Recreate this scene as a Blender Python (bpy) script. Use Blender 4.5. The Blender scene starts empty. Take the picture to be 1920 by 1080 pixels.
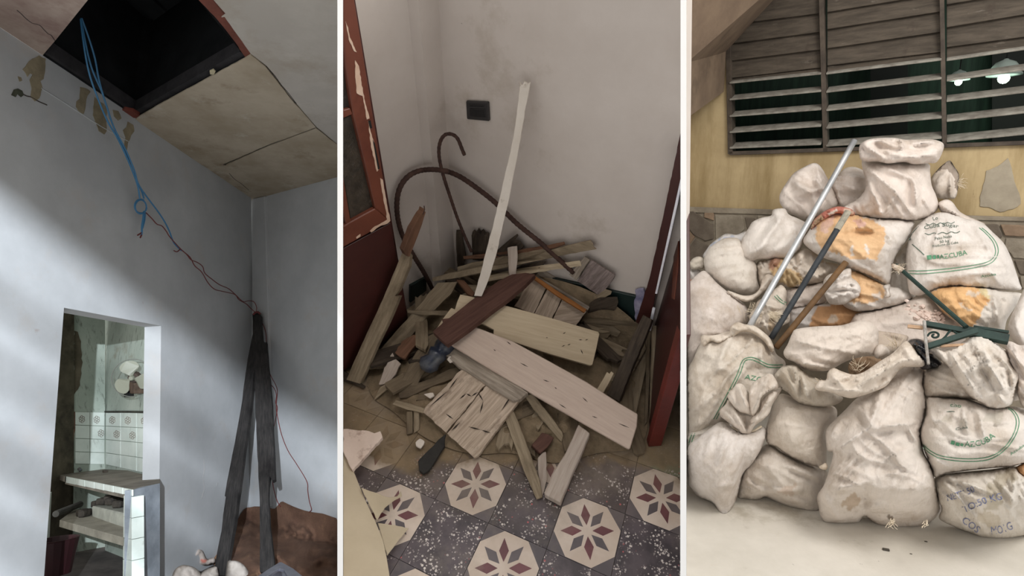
import bpy, bmesh, math, random
import numpy as np
from mathutils import Vector, geometry
from mathutils.bvhtree import BVHTree

# ------------------------------------------------------------------ camera, world, lights
SC = bpy.context.scene
COL = SC.collection
F = 1100.0                      # focal length in pixels of the 1920 px wide frame
PITCH = math.atan(200 / F)      # the camera looks slightly down
CAM = np.array([0.0, 0.0, 1.71])
AX = np.array([1.0, 0, 0])
AF = np.array([0, math.cos(PITCH), -math.sin(PITCH)])
AU = np.array([0, math.sin(PITCH), math.cos(PITCH)])

cd = bpy.data.cameras.new('camera')
cd.sensor_fit = 'HORIZONTAL'; cd.sensor_width = 36.0; cd.lens = 36.0 * F / 1920.0
cd.clip_start = 0.05; cd.clip_end = 100
co = bpy.data.objects.new('camera', cd); COL.objects.link(co)
co.location = CAM; co.rotation_euler = (math.pi / 2 - PITCH, 0, 0)
SC.camera = co

SC.view_settings.view_transform = 'Standard'
SC.view_settings.look = 'None'
SC.view_settings.exposure = 0.0
SC.view_settings.gamma = 1.0
SC.view_settings.use_curve_mapping = False

W = bpy.data.worlds.new('world'); SC.world = W; W.use_nodes = True
W.node_tree.nodes['Background'].inputs[0].default_value = (1.0, 0.985, 0.96, 1)
W.node_tree.nodes['Background'].inputs[1].default_value = 1.0


def campt(x, f, u):
    return CAM + AX * x + AF * f + AU * u


def lamp(name, kind, loc, target, energy, color=(1, 1, 1), size=0.5, **kw):
    ld = bpy.data.lights.new(name, kind); ld.energy = energy; ld.color = color
    if kind == 'AREA': ld.size = size
    elif kind == 'SPOT':
        ld.shadow_soft_size = size; ld.spot_size = kw.get('angle', 1.0); ld.spot_blend = kw.get('blend', 0.3)
    else: ld.shadow_soft_size = size
    o = bpy.data.objects.new(name, ld); COL.objects.link(o)
    o.location = loc
    d = Vector(target) - Vector(loc)
    o.rotation_euler = d.to_track_quat('-Z', 'Y').to_euler()
    return o




def px_pt(x, y, d):
    return CAM + d * (AF + (x - 960) / F * AX - (y - 540) / F * AU)


# unseen key, fill and violet lamps added; louvre_light is the window behind the viewer
lamp('sacks_key', 'AREA', campt(2.3, 0.4, 2.3), px_pt(1610, 620, 3.3), 84, (1, .97, .92), 1.3)  # unseen key lamp added for stronger shading on the sacks
lamp('boards_fill', 'AREA', campt(.25, -.9, 2.4), px_pt(960, 700, 2.5), 30, (1, .95, .9), .8)  # unseen lamp added to brighten the boards
lamp('louvre_light', 'SPOT', campt(.1, -1.2, .9), px_pt(230, 760, 4.8), 3300, (.84, .91, 1), .022, angle=1.2, blend=.4)
lamp('kitchen_fill', 'AREA', px_pt(190, 530, 5.0), px_pt(215, 760, 6.2), 1.6, (.88, 1, .93), .5)  # lamp added out of sight behind the lintel to brighten the kitchen wall
lamp('violet_spot', 'SPOT', campt(.5, -.3, .3), px_pt(1065, 920, 2.0), 90, (.74, .72, 1), .25, angle=.42, blend=1.0)  # violet spot added behind the camera to imitate the glow on the tiles
# ------------------------------------------------------------------ geometry helpers
def ray(x, y):
    x = np.asarray(x, float); y = np.asarray(y, float)
    return AF + ((x - 960) / F)[..., None] * AX - ((y - 540) / F)[..., None] * AU


def at(x, y, d):
    return CAM + ray(x, y) * np.asarray(d, float)[..., None]


def nrm(v): return v / np.linalg.norm(v)


class Pl:
    """plane through p with normal n (turned towards the camera)"""
    def __init__(s, p, n):
        s.p = np.array(p); s.n = nrm(np.array(n))
        if s.n @ (CAM - s.p) < 0: s.n = -s.n
    def depth(s, x, y):
        return ((s.p - CAM) @ s.n) / (ray(x, y) @ s.n)
    def on(s, x, y): return at(x, y, s.depth(x, y))
    def shift(s, d): return Pl(s.p + s.n * d, s.n)


def pl3(a, b, c): return Pl(a, np.cross(b - a, c - a))


def srgb(r, g, b):
    f = lambda v: (v / 255 / 12.92) if v / 255 <= 0.04045 else ((v / 255 + 0.055) / 1.055) ** 2.4
    return (f(r), f(g), f(b), 1.0)


rng = random.Random(7)


def prop(o, label=None, cat=None, group=None, kind=None):
    if label: o['label'] = label
    if cat: o['category'] = cat
    if group: o['group'] = group
    if kind: o['kind'] = kind
    return o


def obj(name, V, faces, mat, parent=None, smooth=False, uv=None, mats=None, midx=None, origin=None, bevel=0, col=None):
    V = np.asarray(V, float)
    if parent is not None: org = np.array(parent.location) if parent.parent is None else np.array(parent.parent.location)
    elif origin is not None: org = np.array(origin)
    else:
        org = V.mean(0).copy(); org[2] = V[:, 2].min()
    me = bpy.data.meshes.new(name)
    me.from_pydata((V - org).tolist(), [], [tuple(int(i) for i in f) for f in faces])
    for m in (mats or [mat]): me.materials.append(m)
    if midx is not None: me.polygons.foreach_set('material_index', np.asarray(midx, np.int32))
    if smooth: me.polygons.foreach_set('use_smooth', np.ones(len(me.polygons), bool))
    if uv is not None:
        ul = me.uv_layers.new(name='UVMap')
        li = np.empty(len(me.loops), np.int32); me.loops.foreach_get('vertex_index', li)
        ul.data.foreach_set('uv', np.asarray(uv, np.float32)[li].ravel())
    if col is not None:
        ca = me.color_attributes.new('tint', 'FLOAT_COLOR', 'POINT')
        ca.data.foreach_set('color', np.c_[np.asarray(col, np.float32), np.ones(len(V), np.float32)].ravel())
    me.update()
    o = bpy.data.objects.new(name, me); COL.objects.link(o)
    if parent is not None:
        o.parent = parent
        if parent.parent is not None: pass
    else: o.location = org
    if bevel:
        b = o.modifiers.new('bevel', 'BEVEL'); b.width = bevel; b.segments = 1; b.limit_method = 'ANGLE'; b.angle_limit = 0.6
    return o


def empty(name, loc, label, cat, group=None):
    o = bpy.data.objects.new(name, None); COL.objects.link(o); o.location = Vector(loc); o.empty_display_size = .05
    return prop(o, label, cat, group)


def struct(o): o['kind'] = 'structure'; return o


# solid from px outline on a plane, extruded away from the camera
def rough(o, amp, seed, step=9):
    r = random.Random(seed); out = []
    n = len(o)
    for i in range(n):
        a, b = np.array(o[i], float), np.array(o[(i + 1) % n], float)
        L = np.linalg.norm(b - a); k = max(1, int(L / step)); d = (b - a) / max(L, 1e-6); nn = np.array([-d[1], d[0]])
        for j in range(k):
            t = j / k
            out.append(tuple(a + (b - a) * t + (nn * r.uniform(-amp, amp) if j else 0)))
    return out


def uvs(P, axis=None):
    c = P.mean(0); Q = P - c
    w, v = np.linalg.eigh(Q.T @ Q)
    a, b = v[:, 2], v[:, 1]
    if axis is not None:
        a = nrm(np.array(axis)); b = nrm(np.cross(v[:, 0], a))
    s = rng.uniform(0, 20)
    return np.c_[Q @ a + s, Q @ b + s * .37]


def slab(name, outline, plane, thick, mat, parent=None, amp=0.0, seed=0, bevel=0.0015, step=9, axis=None, back_dir=None, limits=()):
    if amp: outline = rough(outline, amp, seed, step)
    o = np.array(outline, float)
    dd = plane.depth(o[:, 0], o[:, 1])
    for lp in limits: dd = np.minimum(dd, lp(o[:, 0], o[:, 1]))
    A = at(o[:, 0], o[:, 1], dd)
    # CCW as seen from camera
    ar = 0.5 * np.sum(o[:, 0] * np.roll(o[:, 1], -1) - np.roll(o[:, 0], -1) * o[:, 1])
    if ar > 0: A = A[::-1]
    n = len(A)
    bd = -plane.n if back_dir is None else np.array(back_dir)
    B = A + bd * thick
    V = np.r_[A, B]
    faces = [tuple(range(n)), tuple(range(2 * n - 1, n - 1, -1))] + [(i, i + n, (i + 1) % n + n, (i + 1) % n) for i in range(n)]
    return obj(name, V, faces, mat, parent, uv=uvs(V, axis), bevel=bevel)


def tube(pts, r, sides=8, closed=False, cap=True, ripple=0):
    """swept tube through 3D points; r scalar or list"""
    P = np.array(pts, float); n = len(P)
    R = np.full(n, r, float) if np.isscalar(r) else np.array(r, float)
    T = np.gradient(P, axis=0); T /= np.linalg.norm(T, axis=1)[:, None]
    up = np.array([0, 0, 1.0]) if abs(T[0] @ [0, 0, 1]) < .9 else np.array([1.0, 0, 0])
    N = np.zeros_like(P); N[0] = nrm(np.cross(T[0], up))
    for i in range(1, n):
        v = N[i - 1] - T[i] * (N[i - 1] @ T[i]); N[i] = nrm(v)
    Bn = np.cross(T, N)
    V = []; a = np.linspace(0, 2 * math.pi, sides, endpoint=False)
    for i in range(n):
        rr = R[i] * (1 + ripple * (i % 2))
        V.append(P[i] + rr * (np.cos(a)[:, None] * N[i] + np.sin(a)[:, None] * Bn[i]))
    V = np.concatenate(V); Fc = []
    for i in range(n - 1):
        for k in range(sides):
            k2 = (k + 1) % sides
            Fc.append((i * sides + k, i * sides + k2, (i + 1) * sides + k2, (i + 1) * sides + k))
    if cap:
        Fc.append(tuple(range(sides - 1, -1, -1))); Fc.append(tuple(range((n - 1) * sides, n * sides)))
    return V, Fc


def spline(P, k=8):
    """Catmull-Rom through points (any dimension)"""
    P = np.array(P, float); Q = np.r_[[2 * P[0] - P[1]], P, [2 * P[-1] - P[-2]]]
    out = []
    for i in range(1, len(Q) - 2):
        t = np.linspace(0, 1, k, endpoint=False)[:, None]
        p0, p1, p2, p3 = Q[i - 1], Q[i], Q[i + 1], Q[i + 2]
        out.append(0.5 * ((2 * p1) + (-p0 + p2) * t + (2 * p0 - 5 * p1 + 4 * p2 - p3) * t ** 2 + (-p0 + 3 * p1 - 3 * p2 + p3) * t ** 3))
    out.append(P[-1:]); return np.concatenate(out)


def merge(parts):
    V = []; Fc = []; b = 0
    for v, f in parts:
        V.append(np.asarray(v, float)); Fc += [tuple(i + b for i in q) for q in f]; b += len(v)
    return np.concatenate(V), Fc


def box(c, ax, hs):
    """box centre c, three unit axes, half sizes"""
    V = [np.array(c) + sum(s * h * np.array(a) for s, h, a in zip(ss, hs, ax)) for ss in
         [(-1, -1, -1), (1, -1, -1), (1, 1, -1), (-1, 1, -1), (-1, -1, 1), (1, -1, 1), (1, 1, 1), (-1, 1, 1)]]
    return np.array(V), [(0, 3, 2, 1), (4, 5, 6, 7), (0, 1, 5, 4), (1, 2, 6, 5), (2, 3, 7, 6), (3, 0, 4, 7)]


def lathe(p0, axis, prof, sides=20, e1=None):
    axis = nrm(np.array(axis)); e1 = nrm(np.cross(axis, [0.3, 1, .1])) if e1 is None else e1; e2 = np.cross(axis, e1)
    a = np.linspace(0, 2 * math.pi, sides, endpoint=False); V = []
    for r, h in prof: V.append(np.array(p0) + axis * h + r * (np.cos(a)[:, None] * e1 + np.sin(a)[:, None] * e2))
    V = np.concatenate(V); Fc = []
    for i in range(len(prof) - 1):
        for k in range(sides):
            k2 = (k + 1) % sides; Fc.append((i * sides + k, i * sides + k2, (i + 1) * sides + k2, (i + 1) * sides + k))
    Fc.append(tuple(range(sides - 1, -1, -1))); Fc.append(tuple(range((len(prof) - 1) * sides, len(prof) * sides)))
    return V, Fc


# ------------------------------------------------------------------ numpy noise
class Noise:
    def __init__(s, seed): s.g = np.random.RandomState(seed).rand(64, 64)
    def __call__(s, x, y):
        xi = np.floor(x).astype(int); yi = np.floor(y).astype(int); fx = x - xi; fy = y - yi
        fx = fx * fx * (3 - 2 * fx); fy = fy * fy * (3 - 2 * fy); g = s.g
        a = g[xi % 64, yi % 64]; b = g[(xi + 1) % 64, yi % 64]; c = g[xi % 64, (yi + 1) % 64]; d = g[(xi + 1) % 64, (yi + 1) % 64]
        return (a * (1 - fx) + b * fx) * (1 - fy) + (c * (1 - fx) + d * fx) * fy


# ------------------------------------------------------------------ materials
def NT(name):
    m = bpy.data.materials.new(name); m.use_nodes = True
    nt = m.node_tree; b = nt.nodes['Principled BSDF']
    return m, nt, b


def node(nt, t, **kw):
    n = nt.nodes.new(t)
    for k, v in kw.items(): setattr(n, k, v)
    return n


def ramp(nt, src, stops):
    r = node(nt, 'ShaderNodeValToRGB'); e = r.color_ramp.elements
    while len(e) < len(stops): e.new(0.5)
    for i, (p, c) in enumerate(stops):
        e[i].position = p; e[i].color = c if len(c) == 4 else (*c, 1)
    nt.links.new(src, r.inputs[0]); return r.outputs[0]


def mixc(nt, fac, a, b, mode='MIX'):
    m = node(nt, 'ShaderNodeMix', data_type='RGBA', blend_type=mode)
    for s, v in ((m.inputs[0], fac), (m.inputs[6], a), (m.inputs[7], b)):
        if hasattr(v, 'is_linked'): nt.links.new(v, s)
        else: s.default_value = v
    return m.outputs[2]


def coords(nt, kind, scale):
    if kind == 'UV': t = node(nt, 'ShaderNodeUVMap'); o = t.outputs[0]
    elif kind == 'World': t = node(nt, 'ShaderNodeNewGeometry'); o = t.outputs['Position']
    else: t = node(nt, 'ShaderNodeTexCoord'); o = t.outputs[kind]
    mp = node(nt, 'ShaderNodeMapping'); mp.inputs['Scale'].default_value = scale
    nt.links.new(o, mp.inputs[0]); return mp.outputs[0]


def noise_n(nt, vec, scale, detail=5, rough=.6, dist=0):
    n = node(nt, 'ShaderNodeTexNoise'); n.inputs['Scale'].default_value = scale; n.inputs['Detail'].default_value = detail
    n.inputs['Roughness'].default_value = rough; n.inputs['Distortion'].default_value = dist
    nt.links.new(vec, n.inputs['Vector']); return n.outputs[0]


def bumpn(nt, b, h, strength, dist=0.01, prev=None):
    n = node(nt, 'ShaderNodeBump'); n.inputs['Strength'].default_value = strength; n.inputs['Distance'].default_value = dist
    nt.links.new(h, n.inputs['Height'])
    if prev is not None: nt.links.new(prev, n.inputs['Normal'])
    nt.links.new(n.outputs[0], b.inputs['Normal']); return n.outputs[0]


def M(name, c1, c2, scale=3, rough=.8, bump=.15, bscale=60, stains=(), coord='World', stretch=(1, 1, 1), tint=False, lo=.35, hi=.65, metal=0, spec=.3, bdist=.004, dist=0.0):
    """two-tone noise material; stains: (colour, scale, lo, hi, stretch)"""
    m, nt, b = NT(name)
    v = coords(nt, coord, stretch)
    c = ramp(nt, noise_n(nt, v, scale, 6, .65, dist), [(lo, c1), (hi, c2)])
    for col, sc, l, h, st in stains:
        v2 = coords(nt, coord, st)
        f = ramp(nt, noise_n(nt, v2, sc, 7, .7), [(l, (0, 0, 0)), (h, (1, 1, 1))])
        c = mixc(nt, f, c, col)
    if tint:
        a = node(nt, 'ShaderNodeVertexColor', layer_name='tint')
        c = mixc(nt, 1.0, c, a.outputs[0], 'MULTIPLY')
    nt.links.new(c, b.inputs['Base Color'])
    b.inputs['Roughness'].default_value = rough; b.inputs['Metallic'].default_value = metal
    b.inputs['Specular IOR Level'].default_value = spec
    if bump: bumpn(nt, b, noise_n(nt, v, bscale, 4, .6), bump, bdist)
    return m


def plain(name, c, rough=.5, metal=0, emit=0, spec=.4):
    m, nt, b = NT(name); b.inputs['Base Color'].default_value = c; b.inputs['Roughness'].default_value = rough
    b.inputs['Metallic'].default_value = metal; b.inputs['Specular IOR Level'].default_value = spec
    if emit: b.inputs['Emission Color'].default_value = c; b.inputs['Emission Strength'].default_value = emit
    return m


def wood(name, c1, c2, dirt=None, dl=.5, dh=.7, rough=.75, grain=.5, spec=.2):
    st = [(dirt, 5, dl, dh, (.5, 1, 1))] if dirt else []
    return M(name, c1, c2, scale=6, stretch=(1.2, 14, 1), coord='UV', stains=st, rough=rough, bump=grain, bscale=10, bdist=.003, spec=spec, dist=.4)


# ------------------------------------------------------------------ shared structure: the two white dividing walls whose ends face the camera
white_m = M('white_paint', srgb(250, 250, 250), srgb(246, 246, 246), rough=.9, bump=0)
for xa, xb in ((632.6, 643.2), (1276.0, 1287.0)):
    V = np.array([at(x, y, d) for d in (1.45, 7.4) for x, y in ((xa, 1700), (xb, 1700), (xb, -800), (xa, -800))])
    struct(obj('wall_divider', V, [(0, 1, 2, 3), (5, 4, 7, 6), (4, 0, 3, 7), (1, 5, 6, 2), (3, 2, 6, 7), (4, 5, 1, 0)], white_m))

# ================================================================== ROOM WITH THE SACKS (upright in the world)
fl_r = Pl([0, 0, 0], [0, 0, 1])


def wallr_d(x): return 4.1 * 2200 / (x + 600)


wr_a, wr_b = at(1287, 340, wallr_d(1287)), at(1920, 340, wallr_d(1920))
wall_r = pl3(wr_a, wr_b, wr_b + np.array([0, 0, 1.0]))

concrete = M('concrete_floor', srgb(220, 214, 204), srgb(202, 196, 185), scale=2.2, rough=.85, bump=.2, bscale=90, bdist=.003,
             stains=((srgb(168, 158, 142), 1.1, .58, .72, (1, 1, 1)), (srgb(200, 172, 152), 3, .66, .8, (1, 1, 1)), (srgb(110, 104, 96), 16, .69, .74, (1, 1, 1))))
o = np.array([(1287, 560), (2150, 560), (2150, 1500), (1287, 1500)], float)
A = fl_r.on(o[:, 0], o[:, 1]); A[0] = at(1287, 700, 5.4); A[0][2] = 0; A[1][2] = 0; A[1] = at(2150, 700, 4.6); A[1][2] = 0
struct(obj('floor', np.r_[A, A - [0, 0, .05]], [(3, 2, 1, 0), (4, 5, 6, 7), (0, 1, 5, 4), (1, 2, 6, 5), (2, 3, 7, 6), (3, 0, 4, 7)], concrete))

yellow = M('ochre_paint', srgb(180, 160, 123), srgb(160, 140, 105), scale=2.5, rough=.9, bump=.2, bscale=45, bdist=.004,
           stains=((srgb(140, 120, 84), 2.4, .46, .72, (2, 2, .35)), (srgb(110, 92, 64), 5, .66, .78, (3, 3, .7)), (srgb(70, 60, 48), 26, .72, .76, (1, 1, .6)),
                   (srgb(214, 204, 180), 4, .66, .8, (1, 1, 1))))
mortar = M('mortar', srgb(150, 140, 124), srgb(122, 112, 98), scale=6, rough=.95, bump=.5, bscale=40, bdist=.01)
greyp = M('grey_render', srgb(160, 150, 132), srgb(142, 132, 116), scale=8, rough=.95, bump=.3, bscale=70,
          stains=((srgb(80, 74, 66), 22, .7, .74, (1, 1, 1)),))


def px_wall(name, polys, plane, mat, thick=.12, parent=None):
    """wall with flat px polygons on a plane, extruded back"""
    parts = []
    for o in polys:
        o = np.array(o, float); A = plane.on(o[:, 0], o[:, 1])
        ar = np.sum(o[:, 0] * np.roll(o[:, 1], -1) - np.roll(o[:, 0], -1) * o[:, 1])
        if ar > 0: A = A[::-1]
        n = len(A); B = A - plane.n * thick
        parts.append((np.r_[A, B], [tuple(range(n)), tuple(range(2 * n - 1, n - 1, -1))] + [(i, i + n, (i + 1) % n + n, (i + 1) % n) for i in range(n)]))
    V, Fc = merge(parts)
    return struct(obj(name, V, Fc, mat, parent))


# wall with the window opening cut out: left pier, strip below the window
wy = px_wall('wall_back', [[(1287, -260), (1366, -260), (1370, 289), (1287, 395)], [(1370, 289), (2080, 262), (2080, 418), (1287, 395)]], wall_r, yellow)
patch_o = [(1890, 296), (1897, 315), (1902, 340), (1911, 362), (1914, 382), (1900, 392), (1875, 398), (1860, 391), (1837, 387), (1837, 370), (1846, 340), (1849, 320), (1870, 312)]
p = slab('plaster_patch', patch_o, wall_r.shift(.006), .008, greyp, wy, amp=1.2, seed=3, step=7); p['label'] = 'bare grey plaster patch on the yellow wall'
# stone wainscot
wain = px_wall('wall_base', [[(1287, 392), (2080, 414), (2080, 900), (1287, 900)]], wall_r.shift(.05), mortar, thick=.06)
slab('ledge', [(1287, 388), (1620, 399), (2080, 412), (2080, 419), (1620, 407), (1287, 398)], wall_r.shift(.062), .06, mortar, wain)
stone_ms = [M('flagstone%s' % s, a, b, scale=9, rough=.9, bump=.5, bscale=35, bdist=.008, stains=((srgb(96, 84, 72), 5, .6, .8, (1, 1, 1)),)) for s, a, b in
            (('', srgb(150, 141, 126), srgb(122, 112, 98)), ('_dark', srgb(112, 102, 90), srgb(92, 82, 72)), ('_warm', srgb(150, 128, 106), srgb(124, 104, 86)))]
stones = [
    [(1289, 397), (1300, 396), (1336, 420), (1337, 448), (1322, 452), (1300, 440), (1289, 425)],
    [(1320, 399), (1338, 399), (1338, 414), (1320, 408)],
    [(1340, 403), (1392, 404), (1396, 430), (1386, 440), (1342, 452)],
    [(1396, 407), (1414, 409), (1420, 420), (1402, 432)],
    [(1289, 430), (1303, 444), (1290, 462)],
    [(1290, 466), (1304, 447), (1330, 462), (1328, 474), (1312, 488), (1300, 500), (1289, 490)],
    [(1332, 455), (1345, 452), (1342, 462), (1334, 468)],
    [(1289, 494), (1300, 505), (1289, 520)],
    [(1420, 404), (1470, 406), (1480, 420), (1460, 440), (1424, 430)],
    [(1838, 421), (1872, 421), (1880, 444), (1868, 450), (1848, 436)],
    [(1876, 421), (1926, 423), (1930, 444), (1884, 442)],
    [(1886, 446), (1930, 448), (1928, 486), (1900, 484), (1884, 462)],
    [(1902, 488), (1930, 490), (1930, 515), (1912, 514)],
    [(1790, 420), (1834, 420), (1842, 434), (1820, 440), (1796, 432)],
    [(1912, 518), (1934, 518), (1934, 545), (1916, 540)],
]
for i, s in enumerate(stones):
    slab('stone', s, wall_r.shift(.058 + .012 * rng.random()), .03, stone_ms[(i * 7 + 1) % 3 if i not in (5, 7) else 1], wain, amp=.8, seed=i, bevel=.004, step=8)

# slatted window, three bays
slat_m = M('weathered_slat', srgb(84, 75, 65), srgb(60, 53, 45), scale=5, rough=.8, bump=.3, bscale=30, stretch=(1, 1, 6),
           stains=((srgb(122, 114, 104), 7, .62, .8, (1, 1, 3)), (srgb(60, 50, 42), 3, .58, .74, (2, 2, 1))))
slat_hi = M('slat_edge', srgb(150, 146, 136), srgb(112, 106, 98), scale=14, rough=.7, bump=.2)
frame_m = M('window_frame_paint', srgb(84, 74, 64), srgb(58, 50, 43), scale=8, rough=.7, bump=.3)
win = slab('window_1', [(1366, 284), (2080, 258), (2080, 266), (1368, 291)], wall_r.shift(.03), .1, frame_m)
struct(win)


def bar(name, a, b, w, plane, thick, mat, parent):
    a, b = np.array(a, float), np.array(b, float); d = (b - a) / np.linalg.norm(b - a); n = np.array([-d[1], d[0]]) * w / 2
    return slab(name, [a - n, b - n, b + n, a + n], plane, thick, mat, parent)


for a, b, w in (((1362, -60), (1369, 289), 9), ((1538, -60), (1547.5, 285), 9), ((1765, -60), (1771, 276), 9), ((2060, -60), (2064, 262), 9)):
    bar('mullion', a, b, w, wall_r.shift(.03), .1, frame_m, win)
bays = [((1371, 1541.5), 1366, 1543, [(152, 133.5), (183, 166), (214, 200), (244, 231), (273, 265)], [(42, 20), (78, 55), (110, 88), (143, 122)], -6),
        ((1551, 1766), 1542, 1766, [(135, 107), (169, 142), (203, 179), (236, 215), (269, 253)], [(20, -17), (52, 17), (88, 55), (120, 93)], -14),
        ((1775, 2060), 1770, 1920, [(109, 87), (147, 125), (185, 167), (222, 205), (260, 245)], [(5, -20), (48, 23), (85, 65)], -36)]
# depth direction of a tilted open slat: inner edge lies behind the wall plane and higher
wd = nrm(np.cross(wall_r.n, [0, 0, 1.0])); wd = wd if wd[0] > 0 else -wd
for (xa, xb), xl, xr, opens, closed, top in bays:
    for yl, yr in opens:
        f = lambda x: yl + (yr - yl) * (x - xl) / (xr - xl)
        a = wall_r.on(xa, f(xa)); b = wall_r.on(xb, f(xb))
        ax = nrm(b - a); up = nrm(np.array([0, 0, 1.0]) - ax * ax[2])
        sd = nrm(-wall_r.n * .93 + up * .36); th = nrm(np.cross(ax, sd)); th = th if th[2] > 0 else -th
        c = (a + b) / 2 - wall_r.n * .015
        V, Fc = box(c, (ax, sd, th), (np.linalg.norm(b - a) / 2, .062, .006))
        obj('slat', V, Fc, slat_hi, win, bevel=.002)
    ys = [(top - 32, top - 32 - 30)] + closed
    for k in range(len(ys)):
        yl, yr = ys[k]
        if k + 1 < len(ys): y2l, y2r = ys[k + 1]
        else: y2l, y2r = opens[0][0] - 3, opens[0][1] - 3
        f = lambda x, p, q: p + (q - p) * (x - xl) / (xr - xl)
        qs = np.array([(xa, f(xa, yl, yr)), (xb, f(xb, yl, yr)), (xb, f(xb, y2l, y2r) + 4), (xa, f(xa, y2l, y2r) + 4)])
        A = np.array([wall_r.shift(-.03).on(*qs[0]), wall_r.shift(-.03).on(*qs[1]), wall_r.shift(.0).on(*qs[2]), wall_r.shift(.0).on(*qs[3])])
        V = np.r_[A, A - wall_r.n * .012]
        obj('slat', V, [(3, 2, 1, 0), (4, 5, 6, 7), (0, 1, 5, 4), (1, 2, 6, 5), (2, 3, 7, 6), (3, 0, 4, 7)], slat_m, win, bevel=.002, uv=uvs(V))

# the dark green room behind the slats
green_m = M('dark_green_wall', srgb(42, 62, 50), srgb(28, 42, 34), scale=4, rough=.8, bump=.1, stretch=(6, 6, .4))
dark_m = plain('dark_wall', srgb(26, 27, 25), .9)
wr2 = wall_r.shift(-1.7)
px_wall('wall_inner', [[(1296, -300), (2200, -300), (2200, 420), (1296, 420)]], wr2, green_m)
q = [wall_r.shift(-.1).on(1340, 330), wall_r.shift(-.1).on(2180, 330), wr2.on(2200, 330), wr2.on(1300, 330)]
V = np.array([[*v[:2], z] for z in (1.62, 3.6) for v in q])
struct(obj('ceiling', V, [(7, 6, 5, 4), (0, 1, 2, 3), (0, 3, 7, 4), (2, 1, 5, 6)], dark_m))
px = wall_r.shift(-1.25)
curt = slab('curtain_1', [(1632, -60), (1702, -60), (1702, 330), (1632, 330)], px, .05, dark_m); struct(curt)  # dark curtain panels hanging in the green room
slab('curtain_2', [(1860, -60), (1990, -60), (1990, 330), (1860, 330)], px.shift(-.2), .05, dark_m)['kind'] = 'structure'

shade_m = plain('white_enamel', srgb(190, 205, 196), .4)
bulb_m = plain('lit_bulb', srgb(222, 255, 226), .4, emit=5)
for x, y, r, lab in ((1797, 154, 6, 'small lit bulb hanging under a white shade, nearest the mullion of the slatted window'),
                     (1882, 147, 9.5, 'larger lit bulb under a white dome shade, seen through the slats beside the frame edge')):
    dz = float(px.shift(.3).depth(x, y)); s = dz / F * r
    c = at(x, y, dz)
    t = empty('pendant_lamp', c + [0, 0, 0], lab, 'lamp', 'lit lamps in the dark green room')
    k = r / 9.5
    prof = [(.0, -s), (.5 * s, -.87 * s), (.87 * s, -.5 * s), (s, 0), (.87 * s, .5 * s), (.5 * s, .87 * s), (.36 * s, 1.2 * s), (.36 * s, 1.6 * s)]
    V, Fc = lathe(c, [0, 0, 1], prof, 16); obj('bulb', V, Fc, bulb_m, t, smooth=True)
    prof = [(2.9 * s, .55 * s), (2.9 * s, .75 * s), (2.4 * s, 1.3 * s), (2.2 * s, 2.2 * s), (1.6 * s, 3.0 * s), (.5 * s, 3.5 * s), (.3 * s, 3.7 * s)]
    V, Fc = lathe(c, [0, 0, 1], prof, 22); obj('lamp_shade', V, Fc, shade_m, t, smooth=True)
    V, Fc = tube([c + [0, 0, 3.6 * s], c + [0, 0, 1.5]], .004, 6); obj('cord', V, Fc, dark_m, t)
    lamp('bulb_light', 'POINT', c - [0, 0, 2 * s], c, 3.0 * k, (.8, 1, .85), s)

# underside of the stairs
stair_m = M('brown_render', srgb(122, 104, 86), srgb(98, 82, 68), scale=2.5, rough=.9, bump=.2, bscale=40, stains=((srgb(72, 60, 50), 2, .56, .76, (1, 1, 1)),))
wz = wall_r.shift(.02)
a0, a1, a2 = wz.on(1560, -120), wz.on(1360, 98), wz.on(1357, 172)
b0, b1, b2 = at(1287.5, -120, 3.1), at(1287.5, 118, 3.55), at(1287.5, 222, 3.75)
V = np.array([a0, a1, a2, b0, b1, b2]); off = np.array([-.5, .02, .06])
V = np.r_[V, V + np.array([0, 0, .5])]
struct(obj('ceiling', V, [(0, 1, 4, 3), (1, 2, 5, 4), (6, 9, 10, 7), (7, 10, 11, 8), (0, 6, 7, 1), (1, 7, 8, 2), (3, 4, 10, 9), (4, 5, 11, 10), (2, 8, 11, 5), (0, 3, 9, 6)], stair_m))

# ------------------------------------------------------------------ sacks
sack_m = M('woven_sack', srgb(222, 215, 209), srgb(204, 197, 190), scale=7, rough=.72, bump=.35, bscale=180, bdist=.0015, tint=True, spec=.35,
           stains=((srgb(186, 172, 158), 3.5, .50, .74, (1, 1, 1)), (srgb(150, 134, 118), 9, .64, .8, (1, 1, 1))))
nt = sack_m.node_tree; b = nt.nodes['Principled BSDF']
v = coords(nt, 'UV', (1.7, .8, 1)); crumple = noise_n(nt, v, 7, 5, .62, 1.2)
n1 = bumpn(nt, b, crumple, .4, .012, prev=b.inputs['Normal'].links[0].from_socket)
rd = node(nt, 'ShaderNodeTexNoise'); rd.noise_type = 'RIDGED_MULTIFRACTAL'; rd.inputs['Scale'].default_value = 3.4; rd.inputs['Detail'].default_value = 3; rd.inputs['Distortion'].default_value = .9
nt.links.new(v, rd.inputs['Vector']); n2 = bumpn(nt, b, rd.outputs[0], .26, .02, prev=n1)
vo = node(nt, 'ShaderNodeTexVoronoi', feature='DISTANCE_TO_EDGE'); vo.inputs['Scale'].default_value = 7
nt.links.new(v, vo.inputs['Vector']); bumpn(nt, b, ramp(nt, vo.outputs['Distance'], [(0, (1, 1, 1)), (.12, (0, 0, 0))]), .10, .004, prev=n2)


def D0(x, y):
    return np.interp(y, [240, 330, 420, 550, 700, 850, 1000], [3.92, 3.84, 3.74, 3.52, 3.28, 3.1, 2.98]) + (1600 - np.asarray(x, float)) * .0009


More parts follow.
